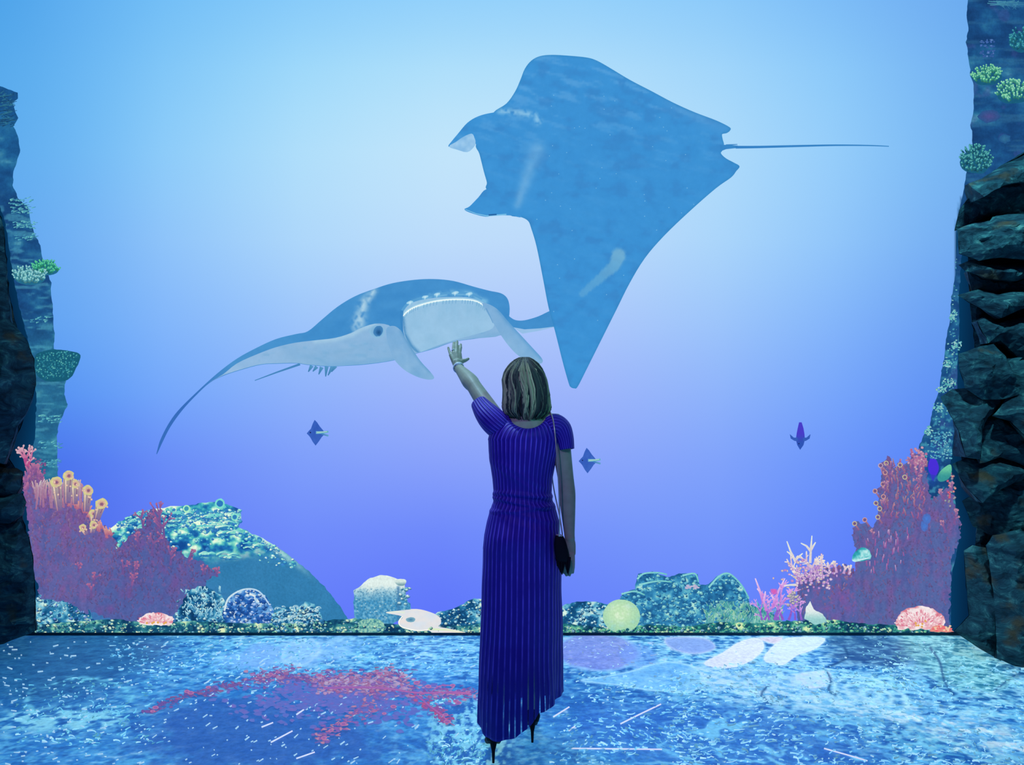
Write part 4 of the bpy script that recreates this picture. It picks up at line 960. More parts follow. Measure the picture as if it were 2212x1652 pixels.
# ================================================================== THE PICTURE ON THE FLOOR
s = Sheet(0.0015, 'floor', 4e-6); r_ = random.Random(91)
arm = [(328,1538),(360,1520),(400,1500),(440,1500),(480,1482),(520,1478),(560,1468),(596,1456),(640,1464),(700,1470),(760,1462),(830,1458),(870,1464)]
arm2 = [(700,1490),(760,1488),(830,1490),(900,1500),(960,1500),(1015,1502)]
arm3 = [(900,1505),(930,1530),(950,1545),(968,1562)]
arm4 = [(820,1480),(800,1520),(770,1548),(730,1570),(690,1600)]
def stuffing(path, n, w, cols, blob=(3, 7)):
    d = catmull(path, 10, False)
    for k in range(n):
        x, y = r_.choice(d); x += r_.gauss(0, w*1.6); y += r_.gauss(0, w*.8); c = r_.choice(cols)
        if r_.random() < .6:
            a = r_.uniform(-1.0, 1.0); l = r_.uniform(6, 16); s.stroke([(x, y), (x+math.cos(a)*l*.5, y-math.sin(a)*l*.3), (x+math.cos(a)*l, y-math.sin(a)*l*.5)], r_.uniform(2, 4), 1.5, [v*.8 for v in c], c)
        else: s.blob(x, y, r_.uniform(*blob), r_.uniform(blob[0]*.6, blob[1]*.55), c, [v*.85 for v in c], n=7, wob=.3)
RC = [(160,90,160),(190,104,150),(136,92,170),(210,140,170),(120,92,176)]
for k in range(900):
    x = r_.gauss(740, 95); y = 1500+r_.gauss(0, 26)+abs(x-740)*.02
    if y < 1466: continue
    s.blob(x, y, r_.uniform(4, 11), r_.uniform(2, 5), r_.choice([(104,104,186),(124,100,180),(86,104,190),(140,104,184),(96,120,200)]), (84,112,192), n=8, wob=.35)
stuffing(arm, 260, 5, [(130,84,156),(116,82,160),(170,92,140),(100,88,166)]); stuffing(arm[6:], 260, 10, RC+[(226,160,176),(196,136,190)])
stuffing(arm2, 260, 9, RC+[(226,166,190),(210,150,200)]); stuffing([(700,1480),(780,1478),(860,1476)], 260, 12, [(220,176,200),(190,136,196),(236,200,206),(206,120,150)])
stuffing(arm3, 70, 6, [(226,80,120),(170,80,150),(206,80,130)]); stuffing(arm4, 150, 9, [(206,110,150),(160,96,170),(236,150,160),(140,100,180)])
for pth, wd in ((arm2, 5), (arm3, 4), ([(960,1500),(990,1498),(1018,1502)], 4), ([(930,1500),(950,1485),(975,1484)], 3)):
    s.stroke(catmull(pth, 5, False), wd, wd*.6, (176,90,160), (216,100,146))
for x, y in ((330,1540),(336,1532),(404,1497),(412,1500),(450,1488),(585,1460),(600,1455),(690,1462),(820,1458),(868,1465),(900,1478),(925,1486),(978,1484),(1010,1498),(985,1518),(990,1522),(962,1548),(966,1563),(700,1598),(715,1582),(742,1568),(830,1545),(850,1530)):
    s.ring(x, y, r_.uniform(5, 8), 3, (216,120,150), (176,90,150), n=9, sq=.55)
tag(s.build('red_soft_coral', M_FLOORPIC, None, .3), 'long branching pink red coral picture across the floor left of the woman', 'coral')
# curled threads of light, as water throws them on sand
s = Sheet(0.002, 'floor', 1.2e-6); r_ = random.Random(95)
ZON = [((230, 1030), (1376, 1456), 900, (120,200,236), .9), ((30, 340), (1465, 1610), 420, (120,204,226), .8), ((300, 700), (1430, 1500), 200, (90,180,230), .8), ((925, 1045), (1495, 1720), 567, (120,206,230), .75), ((1180, 1520), (1480, 1720), 945, (130,206,240), .9), ((1440, 2212), (1440, 1720), 2565, (150,214,242), .9), ((1560, 2000), (1430, 1520), 600, (180,226,244), .9), ((1860, 2200), (1376, 1490), 420, (150,214,220), .8), ((1215, 1480), (1376, 1440), 110, (190,206,244), .8), ((1240, 1560), (1440, 1500), 150, (170,220,244), .8)]
for (xa, xb), (ya, yb), n, cc, al in ZON:
    for k in range(n):
        x = r_.uniform(xa, xb); y = r_.uniform(ya, yb)
        msk = float(fbm(np.array(x*.018), np.array(y*.045), 97, 3)); msk2 = float(ridged(np.array(x*.012), np.array(y*.03), 98, 2))
        if msk*.5+msk2*.5 < .50+r_.gauss(0, .07): continue
        a = 2.6*float(fbm(np.array(x*.009), np.array(y*.02), 99, 2))-1.0+float(np.interp(x, [0, 500, 1000, 1400, 2212], [.1, .3, .3, -.2, -.6]))+r_.gauss(0, .3)
        cv = r_.gauss(0, .5); l = r_.uniform(2, 5)*float(np.interp(y, [1380, 1650], [.7, 1.5])); pts = [(x, y)]
        if inside(np.array([x]), np.array([y]), [(1040,1400),(1215,1400),(1215,1540),(1090,1620),(1030,1600)])[0]: continue
        for q in range(r_.choice([1, 2, 2, 3, 4])):
            x += math.cos(a)*l; y -= math.sin(a)*l*.5; a += cv; pts.append((x, y))
        if min(p[1] for p in pts) < 1375: continue
        m = r_.uniform(.0, 1.0); c1 = [cc[i]*(1-m)+(206, 240, 248)[i]*m for i in range(3)] if r_.random() < .45 else [cc[i]*(.72+.28*m) for i in range(3)]
        w_ = r_.uniform(1.3, 4.2)*float(np.interp(y, [1380, 1650], [.75, 1.25]))
        c1 = [c1[0]*.9, c1[1], min(255, c1[2]*1.04)]; s.stroke(pts, w_, w_*.5, c1, c1)
tag(s.build('caustic_threads', M_FLOORPIC), 'thin curled threads of cyan light rippling over the projected floor', 'light pattern', kind='stuff')
# light streaks drifting over the floor
s = Sheet(0.003, 'floor', 2e-6); r_ = random.Random(93)
for k in range(520):
    if k < 330: x = r_.uniform(0, 900); y = r_.uniform(1385, 1652)
    else: x = r_.uniform(-60, 2260); y = r_.uniform(1385, 1665)
    if 1000 < x < 1230 and y > 1500: continue
    if x > 1230 and r_.random() < .4: continue
    a = 0.35 if x < 1106 else -0.35
    a = np.interp(x, [0, 250, 500, 900, 1300, 2200], [-.15, .25, .55, .6, -.1, -.5])+r_.gauss(0, .14)
    l = r_.choice([2, 3, 4, 5, 6, 9, 12]) if x < 1100 else r_.choice([2, 3, 5, 8])
    s.stroke([(x, y), (x+math.cos(a)*l, y-math.sin(a)*l)], r_.uniform(2.2, 3.8), r_.uniform(1.8, 3.0), (150,200,232), (186,222,240))
for p in ([(1234,1618),(1330,1619),(1430,1620)], [(1340,1565),(1380,1545),(1428,1522)], [(1195,1550),(1230,1528)], [(1228,1580),(1242,1570)], [(1780,1618),(1830,1632),(1874,1645)], [(640,1640),(680,1626)], [(585,1605),(632,1580)], [(640,1545),(665,1528)], [(565,1572),(590,1562)]):
    s.stroke(p, 3.4, 3, (214,226,248), (226,226,250))
tag(s.build('light_streaks', M_FLOORPIC), 'short pale streaks of projected light scattered over the floor', 'light streaks', kind='stuff')
# ================================================================== THE ROCK SIDES (real relief, standing before the wall)
def rock_mat():
    m, nt, b = new_mat('dark_wet_rock')
    tc = nt.nodes.new('ShaderNodeTexCoord')
    mp = nt.nodes.new('ShaderNodeMapping'); mp.inputs['Scale'].default_value = (1, 1, 1.6); mp.inputs['Rotation'].default_value = (0.3, 0.5, 0.2); nt.links.new(tc.outputs['Object'], mp.inputs['Vector'])
    n = nt.nodes.new('ShaderNodeTexNoise'); n.inputs['Scale'].default_value = 9; n.inputs['Detail'].default_value = 10; n.inputs['Roughness'].default_value = 0.7; n.inputs['Distortion'].default_value = 0.8
    nt.links.new(mp.outputs['Vector'], n.inputs['Vector'])
    cr = nt.nodes.new('ShaderNodeValToRGB'); e = cr.color_ramp.elements
    e[0].position = 0.32; e[0].color = (0.010, 0.022, 0.030, 1); e[1].position = 0.56; e[1].color = (0.035, 0.115, 0.13, 1)
    q = cr.color_ramp.elements.new(0.63); q.color = (0.09, 0.24, 0.22, 1); q = cr.color_ramp.elements.new(0.71); q.color = (0.36, 0.56, 0.42, 1)
    q = cr.color_ramp.elements.new(0.46); q.color = (0.02, 0.06, 0.08, 1)
    nt.links.new(n.outputs['Fac'], cr.inputs['Fac'])
    n3 = nt.nodes.new('ShaderNodeTexNoise'); n3.inputs['Scale'].default_value = 5; n3.inputs['Detail'].default_value = 4; nt.links.new(tc.outputs['Object'], n3.inputs['Vector'])
    r3 = nt.nodes.new('ShaderNodeMapRange'); r3.inputs['From Min'].default_value = 0.6; r3.inputs['From Max'].default_value = 0.72; nt.links.new(n3.outputs['Fac'], r3.inputs['Value'])
    mx = nt.nodes.new('ShaderNodeMix'); mx.data_type = 'RGBA'; nt.links.new(r3.outputs['Result'], mx.inputs['Factor']); nt.links.new(cr.outputs['Color'], mx.inputs['A']); mx.inputs['B'].default_value = (0.11, 0.075, 0.045, 1)
    nt.links.new(mx.outputs['Result'], b.inputs['Base Color'])
    b.inputs['Roughness'].default_value = 0.7; b.inputs['Specular IOR Level'].default_value = 0.12
    bp = nt.nodes.new('ShaderNodeBump'); bp.inputs['Strength'].default_value = 0.8; bp.inputs['Distance'].default_value = 0.03
    nt.links.new(n.outputs['Fac'], bp.inputs['Height']); nt.links.new(bp.outputs['Normal'], b.inputs['Normal'])
    return m
M_ROCK = rock_mat()
def chunk(poly, Y, thick, seed, parent, bulge=0.10, tilt=(0, 0), name='rock_slab'):
    """a broken block: outline where its front stands at distance Y, a domed, faceted face and raked sides"""
    r = random.Random(seed)
    o = rough(poly, 3.0, 12, seed, 0.06)
    oa = np.array(o); x0, y0 = oa.min(0); x1, y1 = oa.max(0); cx, cy = oa.mean(0)
    st = 7
    gx, gy = np.meshgrid(np.arange(x0+st/2, x1, st), np.arange(y0+st/2, y1, st)); gx = gx.ravel()+np.array([r.uniform(-2, 2) for _ in range(gx.size)]); gy = gy.ravel()+np.array([r.uniform(-2, 2) for _ in range(gy.size)])
    k = inside(gx, gy, o); gx = gx[k]; gy = gy[k]
    d, _ = seg_dist(gx, gy, o+[o[0]]); k = d > 4; gx = gx[k]; gy = gy[k]; d = d[k]
    n = len(o)
    vo, eo, fo, ov, oe, of = geometry.delaunay_2d_cdt([Vector(p) for p in o]+[Vector((a, b)) for a, b in zip(gx, gy)], [], [list(range(n))], 1, 1e-4)
    px = np.array([p[0] for p in vo]); py = np.array([p[1] for p in vo]); d, _ = seg_dist(px, py, o+[o[0]])
    # a few random cleavage planes give flat facets
    H = np.full(len(px), bulge)
    R = max(x1-x0, y1-y0)/2
    for q in range(5):
        a = r.uniform(0, 2*PI); sl = r.uniform(0.4, 1.1); off = r.uniform(0.5, 1.1)
        H = np.minimum(H, bulge*(off+0.25)-sl*bulge*((px-cx)*math.cos(a)+(py-cy)*math.sin(a))/R)
    H = np.minimum(H, d*SW*1.3+0.004)
    H = np.maximum(H, 0)+0.05*(ridged(px*.03, py*.04, seed, 4)-.5)*np.minimum(1, d/10)+0.015*(fbm(px*.15, py*.2, seed+1, 3)-.5)*np.minimum(1, d/6)
    H = H+((px-cx)*tilt[0]+(py-cy)*tilt[1])*SW
    pts = [P(a, b, Y) for a, b in zip(px, py)]
    v = [(p.x, p.y-h, p.z) for p, h in zip(pts, H)]
    f = []
    for q in fo:
        q = list(q); ar = sum(px[q[i]]*py[q[(i+1) % len(q)]]-px[q[(i+1) % len(q)]]*py[q[i]] for i in range(len(q)))
        f.append(q if ar > 0 else q[::-1])
    f = [q[::-1] for q in f]
    # raked sides running back
    b = len(v)
    dd, _ = seg_dist(oa[:, 0], oa[:, 1], o+[o[0]])
    for ring, (back, grow) in enumerate(((0.0, 1.0), (thick*0.3, 1.0), (thick, 0.93))):
        for a, c in o:
            yb = min(Y+back, WALL_Y-0.006); p = P(cx+(a-cx)*grow, cy+(c-cy)*grow, yb); hh = ((a-cx)*tilt[0]+(c-cy)*tilt[1])*SW if ring == 0 else 0
            v.append((p.x+0.01*(vnoise(a*.1, c*.1, seed+ring)-.5), min(p.y-hh, WALL_Y-0.006), max(p.z, 0.001)))
    for ring in range(2):
        for i in range(n):
            j = (i+1) % n; A = b+ring*n; B = A+n
            f.append([A+i, B+i, B+j, A+j])
    f.append([b+2*n+i for i in range(n)])
    v = [(a, c, max(e, 0.001)) for a, c, e in v]
    o_ = mesh_obj(name, v, f, M_ROCK, parent, None, False)
    bm = bmesh.new(); bm.from_mesh(o_.data); bmesh.ops.remove_doubles(bm, verts=bm.verts, dist=0.0008); bmesh.ops.recalc_face_normals(bm, faces=bm.faces); bm.to_mesh(o_.data); bm.free()
    return o_
rr = empty('rock_outcrop', (3.25, 4.7, 0), 'jagged dark rock outcrop of broken slabs along the right side', 'rock', None)
RS = [ # backing, then blocks from the back forward
 ([(2092,470),(2150,430),(2330,420),(2330,1520),(2212,1440),(2140,1408),(2100,1372),(2104,1200),(2114,1100),(2078,1000),(2068,960),(2072,880),(2108,800),(2100,700),(2090,600)], 4.86, .15, .02, (0, 0)),
 ([(2084,402),(2120,384),(2160,362),(2212,330),(2290,290),(2290,420),(2212,398),(2150,408),(2092,440)], 4.66, .3, .10, (0.1, 0.9)),
 ([(2076,452),(2092,425),(2150,404),(2212,396),(2290,410),(2290,470),(2212,474),(2150,462),(2080,492)], 4.74, .3, .05, (0, -0.5)),
 ([(2079,490),(2110,480),(2145,474),(2150,466),(2200,462),(2290,470),(2290,575),(2212,562),(2160,556),(2118,562),(2082,545)], 4.58, .3, .12, (0.15, 0.1)),
 ([(2078,568),(2100,562),(2150,572),(2212,566),(2290,580),(2290,630),(2212,600),(2190,608),(2150,608),(2120,600),(2088,586)], 4.66, .3, .08, (0, 0.7)),
 ([(2082,590),(2130,604),(2190,612),(2212,604),(2290,600),(2290,668),(2212,650),(2160,640),(2100,632)], 4.76, .3, .05, (0, -0.4)),
 ([(2082,634),(2110,626),(2160,636),(2200,628),(2290,640),(2290,690),(2212,664),(2175,680),(2150,690),(2120,668)], 4.6, .3, .10, (0.1, 0.6)),
 ([(2100,696),(2120,688),(2150,700),(2180,690),(2290,670),(2290,790),(2212,800),(2160,745),(2150,738),(2118,745)], 4.66, .3, .10, (-0.2, 0.2)),
 ([(2078,764),(2110,752),(2148,742),(2170,770),(2192,835),(2188,852),(2160,862),(2120,862),(2086,838)], 4.56, .35, .11, (0.2, 0.1)),
 ([(2185,790),(2212,770),(2290,760),(2290,1000),(2212,960),(2180,910),(2150,900),(2196,850)], 4.5, .3, .13, (0.2, 0.4)),
 ([(2048,856),(2075,840),(2110,836),(2160,834),(2185,842),(2160,880),(2130,902),(2110,930),(2096,962),(2086,990),(2060,985),(2062,930)], 4.6, .35, .12, (0.1, 0.5)),
 ([(2100,960),(2122,915),(2160,885),(2212,930),(2290,960),(2290,1010),(2212,1010),(2150,985),(2100,1000)], 4.62, .3, .10, (-0.1, 0.4)),
 ([(2062,1002),(2090,992),(2140,982),(2212,1000),(2290,990),(2290,1040),(2212,1030),(2160,1050),(2100,1082),(2076,1050)], 4.6, .35, .12, (0, 0.5)),
 ([(2095,1085),(2150,1052),(2212,1028),(2290,1020),(2290,1180),(2212,1150),(2150,1160),(2112,1140)], 4.64, .3, .11, (0.2, 0.1)),
 ([(2092,1192),(2110,1180),(2148,1188),(2154,1260),(2150,1420),(2130,1410),(2085,1380),(2064,1364),(2094,1330)], 4.56, .35, .13, (0.2, 0.1)),
 ([(2145,1180),(2160,1160),(2212,1148),(2290,1170),(2290,1490),(2212,1446),(2150,1420),(2152,1290)], 4.42, .4, .12, (0.1, 0.1))]
for i, (p, Y, th, bl, tl) in enumerate(RS): chunk(p, Y, th, 300+i, rr, bl, tl)
rl = empty('rock_outcrop', (-3.4, 4.8, 0), 'smooth dark folded rock outcrop along the left side', 'rock', None)
LS = [
 ([(-120,430),(0,470),(12,560),(22,650),(45,740),(60,800),(52,900),(20,990),(40,1020),(48,1110),(66,1180),(74,1366),(0,1388),(-120,1440)], 4.88, .12, .02, (0, 0)),
 ([(-110,410),(-20,432),(4,480),(14,560),(20,640),(30,700),(-10,720),(-110,700)], 4.66, .35, .12, (0, 0.05)),
 ([(-110,690),(0,680),(26,698),(52,730),(72,775),(78,830),(66,880),(40,920),(26,970),(14,1000),(-110,1000)], 4.6, .4, .16, (0, 0.05)),
 ([(-110,995),(0,1010),(30,1012),(46,1020),(50,1050),(44,1070),(0,1072),(-110,1060)], 4.7, .3, .08, (0, 0.4)),
 ([(-110,1062),(0,1072),(40,1066),(54,1084),(50,1112),(30,1128),(-110,1130)], 4.62, .35, .10, (0, 0.3)),
 ([(-110,1130),(10,1132),(40,1128),(58,1160),(70,1200),(76,1280),(80,1362),(0,1392),(-110,1440)], 4.58, .4, .14, (0, 0.05))]
for i, (p, Y, th, bl, tl) in enumerate(LS): chunk(p, Y, th, 400+i, rl, bl, tl)

# ================================================================== THE WOMAN
M_SKIN = simple_mat('skin', (0.34, 0.36, 0.25), 0.5, 0.3, noise=0.12, nscale=30)
M_SKIN.node_tree.nodes['Principled BSDF'].inputs['Subsurface Weight'].default_value = 0.08
M_BLACK = simple_mat('black_leather', (0.005, 0.005, 0.010), 0.65, 0.15)
M_GOLD = simple_mat('gold_chain', (0.75, 0.62, 0.55), 0.3, 0.5, 0.6)
M_WHITE = simple_mat('white_watch', (0.85, 0.9, 0.95), 0.3, 0.5)
def hair_mat():
    m, nt, b = new_mat('blonde_hair')
    a = nt.nodes.new('ShaderNodeAttribute'); a.attribute_name = 'tint'
    nt.links.new(a.outputs['Color'], b.inputs['Base Color']); b.inputs['Roughness'].default_value = 0.55; b.inputs['Specular IOR Level'].default_value = 0.3
    b.inputs['Sheen Weight'].default_value = 0.25
    return m
M_HAIR = hair_mat()
def dress_mat():
    m, nt, b = new_mat('ribbed_blue_knit')
    a = nt.nodes.new('ShaderNodeAttribute'); a.attribute_name = 'rib'
    h = nt.nodes.new('ShaderNodeAttribute'); h.attribute_name = 'sheer'
    fr = nt.nodes.new('ShaderNodeMath'); fr.operation = 'MULTIPLY'; fr.inputs[1].default_value = 2*PI; nt.links.new(a.outputs['Fac'], fr.inputs[0])
    sn = nt.nodes.new('ShaderNodeMath'); sn.operation = 'SINE'; nt.links.new(fr.outputs[0], sn.inputs[0])
    mr = nt.nodes.new('ShaderNodeMapRange'); mr.inputs['From Min'].default_value = 0.5; mr.inputs['From Max'].default_value = 0.95; mr.interpolation_type = 'SMOOTHSTEP'
    nt.links.new(sn.outputs[0], mr.inputs['Value'])
    tc = nt.nodes.new('ShaderNodeTexCoord'); n = nt.nodes.new('ShaderNodeTexNoise'); n.inputs['Scale'].default_value = 14; n.inputs['Detail'].default_value = 3; nt.links.new(tc.outputs['Object'], n.inputs['Vector'])
    ml = nt.nodes.new('ShaderNodeMath'); ml.operation = 'MULTIPLY'; nt.links.new(mr.outputs[0], ml.inputs[0])
    nr = nt.nodes.new('ShaderNodeMapRange'); nr.inputs['From Min'].default_value = 0.35; nr.inputs['From Max'].default_value = 0.65; nr.inputs['To Min'].default_value = 0.35; nt.links.new(n.outputs['Fac'], nr.inputs['Value']); nt.links.new(nr.outputs[0], ml.inputs[1])
    mx = nt.nodes.new('ShaderNodeMix'); mx.data_type = 'RGBA'; nt.links.new(ml.outputs[0], mx.inputs['Factor'])
    mx.inputs['A'].default_value = (0.030, 0.010, 0.33, 1); mx.inputs['B'].default_value = (0.17, 0.10, 0.78, 1)
    nt.links.new(mx.outputs['Result'], b.inputs['Base Color'])
    b.inputs['Roughness'].default_value = 0.55; b.inputs['Specular IOR Level'].default_value = 0.25
    bp = nt.nodes.new('ShaderNodeBump'); bp.inputs['Strength'].default_value = 0.35; bp.inputs['Distance'].default_value = 0.004
    nt.links.new(sn.outputs[0], bp.inputs['Height']); nt.links.new(bp.outputs['Normal'], b.inputs['Normal'])
    # open-work between the ribs near the hem
    al = nt.nodes.new('ShaderNodeMath'); al.operation = 'MULTIPLY'; nt.links.new(mr.outputs[0], al.inputs[0]); nt.links.new(h.outputs['Fac'], al.inputs[1])
    iv = nt.nodes.new('ShaderNodeMath'); iv.operation = 'SUBTRACT'; iv.inputs[0].default_value = 1.0; nt.links.new(al.outputs[0], iv.inputs[1])
    nt.links.new(iv.outputs[0], b.inputs['Alpha'])
    return m
M_DRESS = dress_mat()

def tube_geo(path, radii, nseg=14, cap=True, squash=None, up=(0, 0, 1)):
    """closed tube through points; radii may be (a, b) pairs"""
    pts = [Vector(p) for p in path]; V = []; Fc = []
    n = len(pts); prev = None
    for i, p in enumerate(pts):
        t = (pts[min(i+1, n-1)]-pts[max(i-1, 0)]).normalized()
        if prev is None:
            u = Vector(up); u = (u-t*u.dot(t))
            if u.length < 1e-3: u = Vector((1, 0, 0))-t*t.x
            u.normalize()
        else:
            u = (prev-t*prev.dot(t)).normalized()
        prev = u; w = t.cross(u)
        ra, rb = radii[i] if isinstance(radii[i], (tuple, list)) else (radii[i], radii[i])
        for k in range(nseg):
            a = 2*PI*k/nseg; V.append(tuple(p+u*(math.cos(a)*ra)+w*(math.sin(a)*rb)))
    for i in range(n-1):
        for k in range(nseg):
            j = (k+1) % nseg; Fc.append([i*nseg+k, i*nseg+j, (i+1)*nseg+j, (i+1)*nseg+k])
    if cap:
        for i, sg in ((0, -1), (n-1, 1)):
            t = (pts[1]-pts[0]).normalized() if i == 0 else (pts[-1]-pts[-2]).normalized()
            ra = radii[i][0] if isinstance(radii[i], (tuple, list)) else radii[i]
            c = len(V); V.append(tuple(pts[i]+t*sg*ra*0.75))
            base = c
            mid = []
            for k in range(nseg):
                q = Vector(V[i*nseg+k]); m_ = pts[i]+(q-pts[i])*0.72+t*sg*ra*0.5; mid.append(len(V)); V.append(tuple(m_))
            for k in range(nseg):
                j = (k+1) % nseg
                A = [i*nseg+k, i*nseg+j, mid[j], mid[k]]; B = [mid[k], mid[j], c]
                if sg < 0: A = A[::-1]; B = B[::-1]
                Fc.append(A); Fc.append(B)
    return V, Fc
class Geo:
    def __init__(self): self.v = []; self.f = []
    def add(self, vf):
        b = len(self.v); self.v += [tuple(x) for x in vf[0]]; self.f += [[b+i for i in q] for q in vf[1]]; return self
def smooth_path(pts, k=4):
    return catmull(pts, k, False)
def ellipsoid(c, r, nu=28, nv=20, fn=None):
    V = []; Fc = []
    for j in range(nv+1):
        ph = PI*j/nv
        for i in range(nu):
            th = 2*PI*i/nu; d = (math.sin(ph)*math.cos(th), math.sin(ph)*math.sin(th), math.cos(ph))
            q = (d[0]*r[0], d[1]*r[1], d[2]*r[2])
            if fn: q = fn(d, q)
            V.append((c[0]+q[0], c[1]+q[1], c[2]+q[2]))
    for j in range(nv):
        for i in range(nu):
            k = (i+1) % nu; Fc.append([j*nu+i, (j+1)*nu+i, (j+1)*nu+k, j*nu+k])
    return V, Fc

WY = 3.30
def W(px, py, Y=WY): return tuple(P(px, py, Y))
woman = empty('person', (W(1125, 1600)[0], WY, 0), 'woman seen from behind in a long ribbed blue dress, left hand raised', 'person')
B = Geo()
# trunk
def tpath(spec):
    pts = [(W(x, 900)[0], WY+dy, z) for x, z, a, b, dy in spec]; return pts, [(b, a) for x, z, a, b, dy in spec]
pts, rad = tpath([(1127, .83, .135, .105, 0), (1127, .92, .160, .115, .0), (1128, 1.02, .145, .10, .0), (1130, 1.12, .118, .082, .0), (1131, 1.22, .125, .088, 0), (1132, 1.32, .140, .095, 0), (1134, 1.39, .142, .085, 0), (1136, 1.44, .118, .066, .0), (1138, 1.475, .070, .056, .005), (1139, 1.53, .050, .052, .012), (1139, 1.60, .052, .055, .02)])
B.add(tube_geo(pts, rad, 24, up=(0, 1, 0)))
# head, looking at the wall and a little up and left
hc_ = W(1137, 836, WY+0.03)
def head_fn(d, q):
    x, y, z = q
    if d[1] > 0:                                          # the face side
        if z < -0.02: x *= 1-0.25*min(1, (-z-0.02)/0.08); 
        y *= 1.0-0.05*max(0, z/0.1)
        nx = math.exp(-(d[0]/0.16)**2)*math.exp(-((d[2]+0.12)/0.16)**2); y += 0.024*nx          # nose
        for sx in (-.42, .42): y -= 0.010*math.exp(-((d[0]-sx)/.16)**2)*math.exp(-((d[2]-.08)/.12)**2)   # eye hollows
        y += 0.006*math.exp(-(d[0]/.3)**2)*math.exp(-((d[2]-.22)/.08)**2)                       # brow
        y += 0.007*math.exp(-(d[0]/.26)**2)*(math.exp(-((d[2]+.45)/.05)**2)+math.exp(-((d[2]+.56)/.05)**2))   # lips
        y += 0.012*math.exp(-(d[0]/.3)**2)*math.exp(-((d[2]+.85)/.12)**2)                       # chin
    return (x, y, z)
B.add(ellipsoid(hc_, (.076, .094, .116), 40, 32, head_fn))
for sx in (-1, 1): B.add(ellipsoid((hc_[0]+sx*.077, hc_[1]-.005, hc_[2]-.005), (.010, .018, .030), 12, 8))
# legs
def add_tube(pts, rad, n=16, k=3, up=(0, 1, 0)):
    full = smooth_path([tuple(p)+((r,) if not isinstance(r, tuple) else r) for p, r in zip(pts, rad)], k)
    B.add(tube_geo([q[:3] for q in full], [q[3] if len(q) == 4 else (q[3], q[4]) for q in full], n, up=up))
LX, RX = W(1066, 1600, 3.2)[0], W(1150, 1600, 3.38)[0]
HL, HR = (W(1098, 900)[0], WY, .90), (W(1158, 900)[0], WY, .90)
add_tube([HL, (LX+.035, WY+.02, .55), (LX+.025, 3.29, .48), (LX+.015, 3.262, .34), (LX+.002, 3.235, .145), (LX, 3.24, .10)], [.088, .058, .052, .048, .031, .032])
add_tube([HR, (RX-.02, WY+.03, .52), (RX-.01, 3.36, .48), (RX, 3.375, .32), (RX, 3.415, .145), (RX, 3.435, .10)], [.088, .058, .052, .048, .031, .032])
for x, y in ((LX, 3.225), (RX, 3.425)):
    add_tube([(x, y+.005, .115), (x-.004, y+.07, .085), (x-.008, y+.135, .04), (x-.008, y+.185, .028)], [(.024, .024), (.022, .028), (.014, .031), (.010, .026)], 14, 3, (0, 0, 1))
# raised left arm
SL = W(1075, 912, 3.31); EL = W(1023, 833, 3.52); WL = W(990.5, 794, 3.74)
def lerp(a, b, t): return tuple(a[i]*(1-t)+b[i]*t for i in range(3))
add_tube([W(1092, 925, 3.30), SL, lerp(SL, EL, .5), lerp(SL, EL, .85), EL, lerp(EL, WL, .22), lerp(EL, WL, .6), WL, W(988, 783, 3.77)], [.045, .047, .041, .037, .036, .040, .032, .0235, .024], 18, 3)
def finger(chain, r0, r1):
    n = len(chain); add_tube(chain, [r0+(r1-r0)*i/(n-1) for i in range(n)], 10, 3)
# left hand: palm to the wall, fingers spread up, thumb to the right
KN = [W(973.5, 766, 3.815), W(980, 761.5, 3.82), W(986.5, 760, 3.822), W(993, 763, 3.82)]
PB = [W(983.5, 786, 3.775), W(986.5, 785.5, 3.777), W(990, 785, 3.777), W(993.5, 786, 3.775)]
for a, b in zip(PB, KN): add_tube([a, lerp(a, b, .5), b], [.0135, .013, .0105], 10, 3)
add_tube([W(988.5, 790, 3.76), W(985.5, 778, 3.79), W(983.5, 768, 3.81)], [(.014, .022), (.013, .027), (.010, .027)], 12, 3, (0, 1, 0))
finger([KN[0], W(970.3, 757.5, 3.845), W(968.2, 750.2, 3.862)], .0082, .0062)
finger([KN[1], W(979.6, 749, 3.855), W(979.8, 744, 3.87), W(980.2, 739.5, 3.885)], .0088, .0066)
finger([KN[2], W(986.8, 747, 3.858), W(987.2, 742, 3.875), W(987.6, 736.8, 3.89)], .0090, .0068)
finger([KN[3], W(995, 751.5, 3.852), W(995.2, 747.5, 3.866), W(995.4, 743.5, 3.88)], .0088, .0066)
add_tube([W(992, 785, 3.77), W(999.5, 780, 3.785), W(1005.5, 778.2, 3.80), W(1012, 774.6, 3.82)], [.0135, .0115, .0095, .0075], 12, 3)
# right arm hanging, hand beside the bag
SR = W(1206, 920, 3.30); ER = W(1224, 1046, 3.27); WR = W(1230, 1152, 3.24)
add_tube([W(1185, 915, 3.30), SR, lerp(SR, ER, .45), lerp(SR, ER, .85), ER, lerp(ER, WR, .22), lerp(ER, WR, .6), WR, W(1231, 1164, 3.235)], [.045, .046, .041, .036, .035, .037, .031, .0235, .023], 18, 3)
add_tube([W(1231, 1160, 3.237), W(1231, 1176, 3.235), W(1230, 1196, 3.23)], [(.020, .021), (.026, .017), (.028, .013)], 14, 3, (1, 0, 0))
for (kx, tx, ty, yy, r0) in ((1220.5, 1218, 1237, 3.232, .0082), (1226, 1224.5, 1243, 3.226, .0088), (1232, 1231.5, 1243, 3.222, .0090), (1238, 1238.5, 1237, 3.222, .0082)):
    finger([W(kx, 1196, yy), W((kx+tx)/2+.4, 1212, yy-.004), W(tx, 1226, yy+.002), W(tx-1, ty, yy+.014)], r0, .0062)
add_tube([W(1222, 1170, 3.245), W(1214, 1186, 3.262), W(1211, 1200, 3.27), W(1211.5, 1212, 3.272)], [.0125, .0115, .0095, .0075], 12, 3)
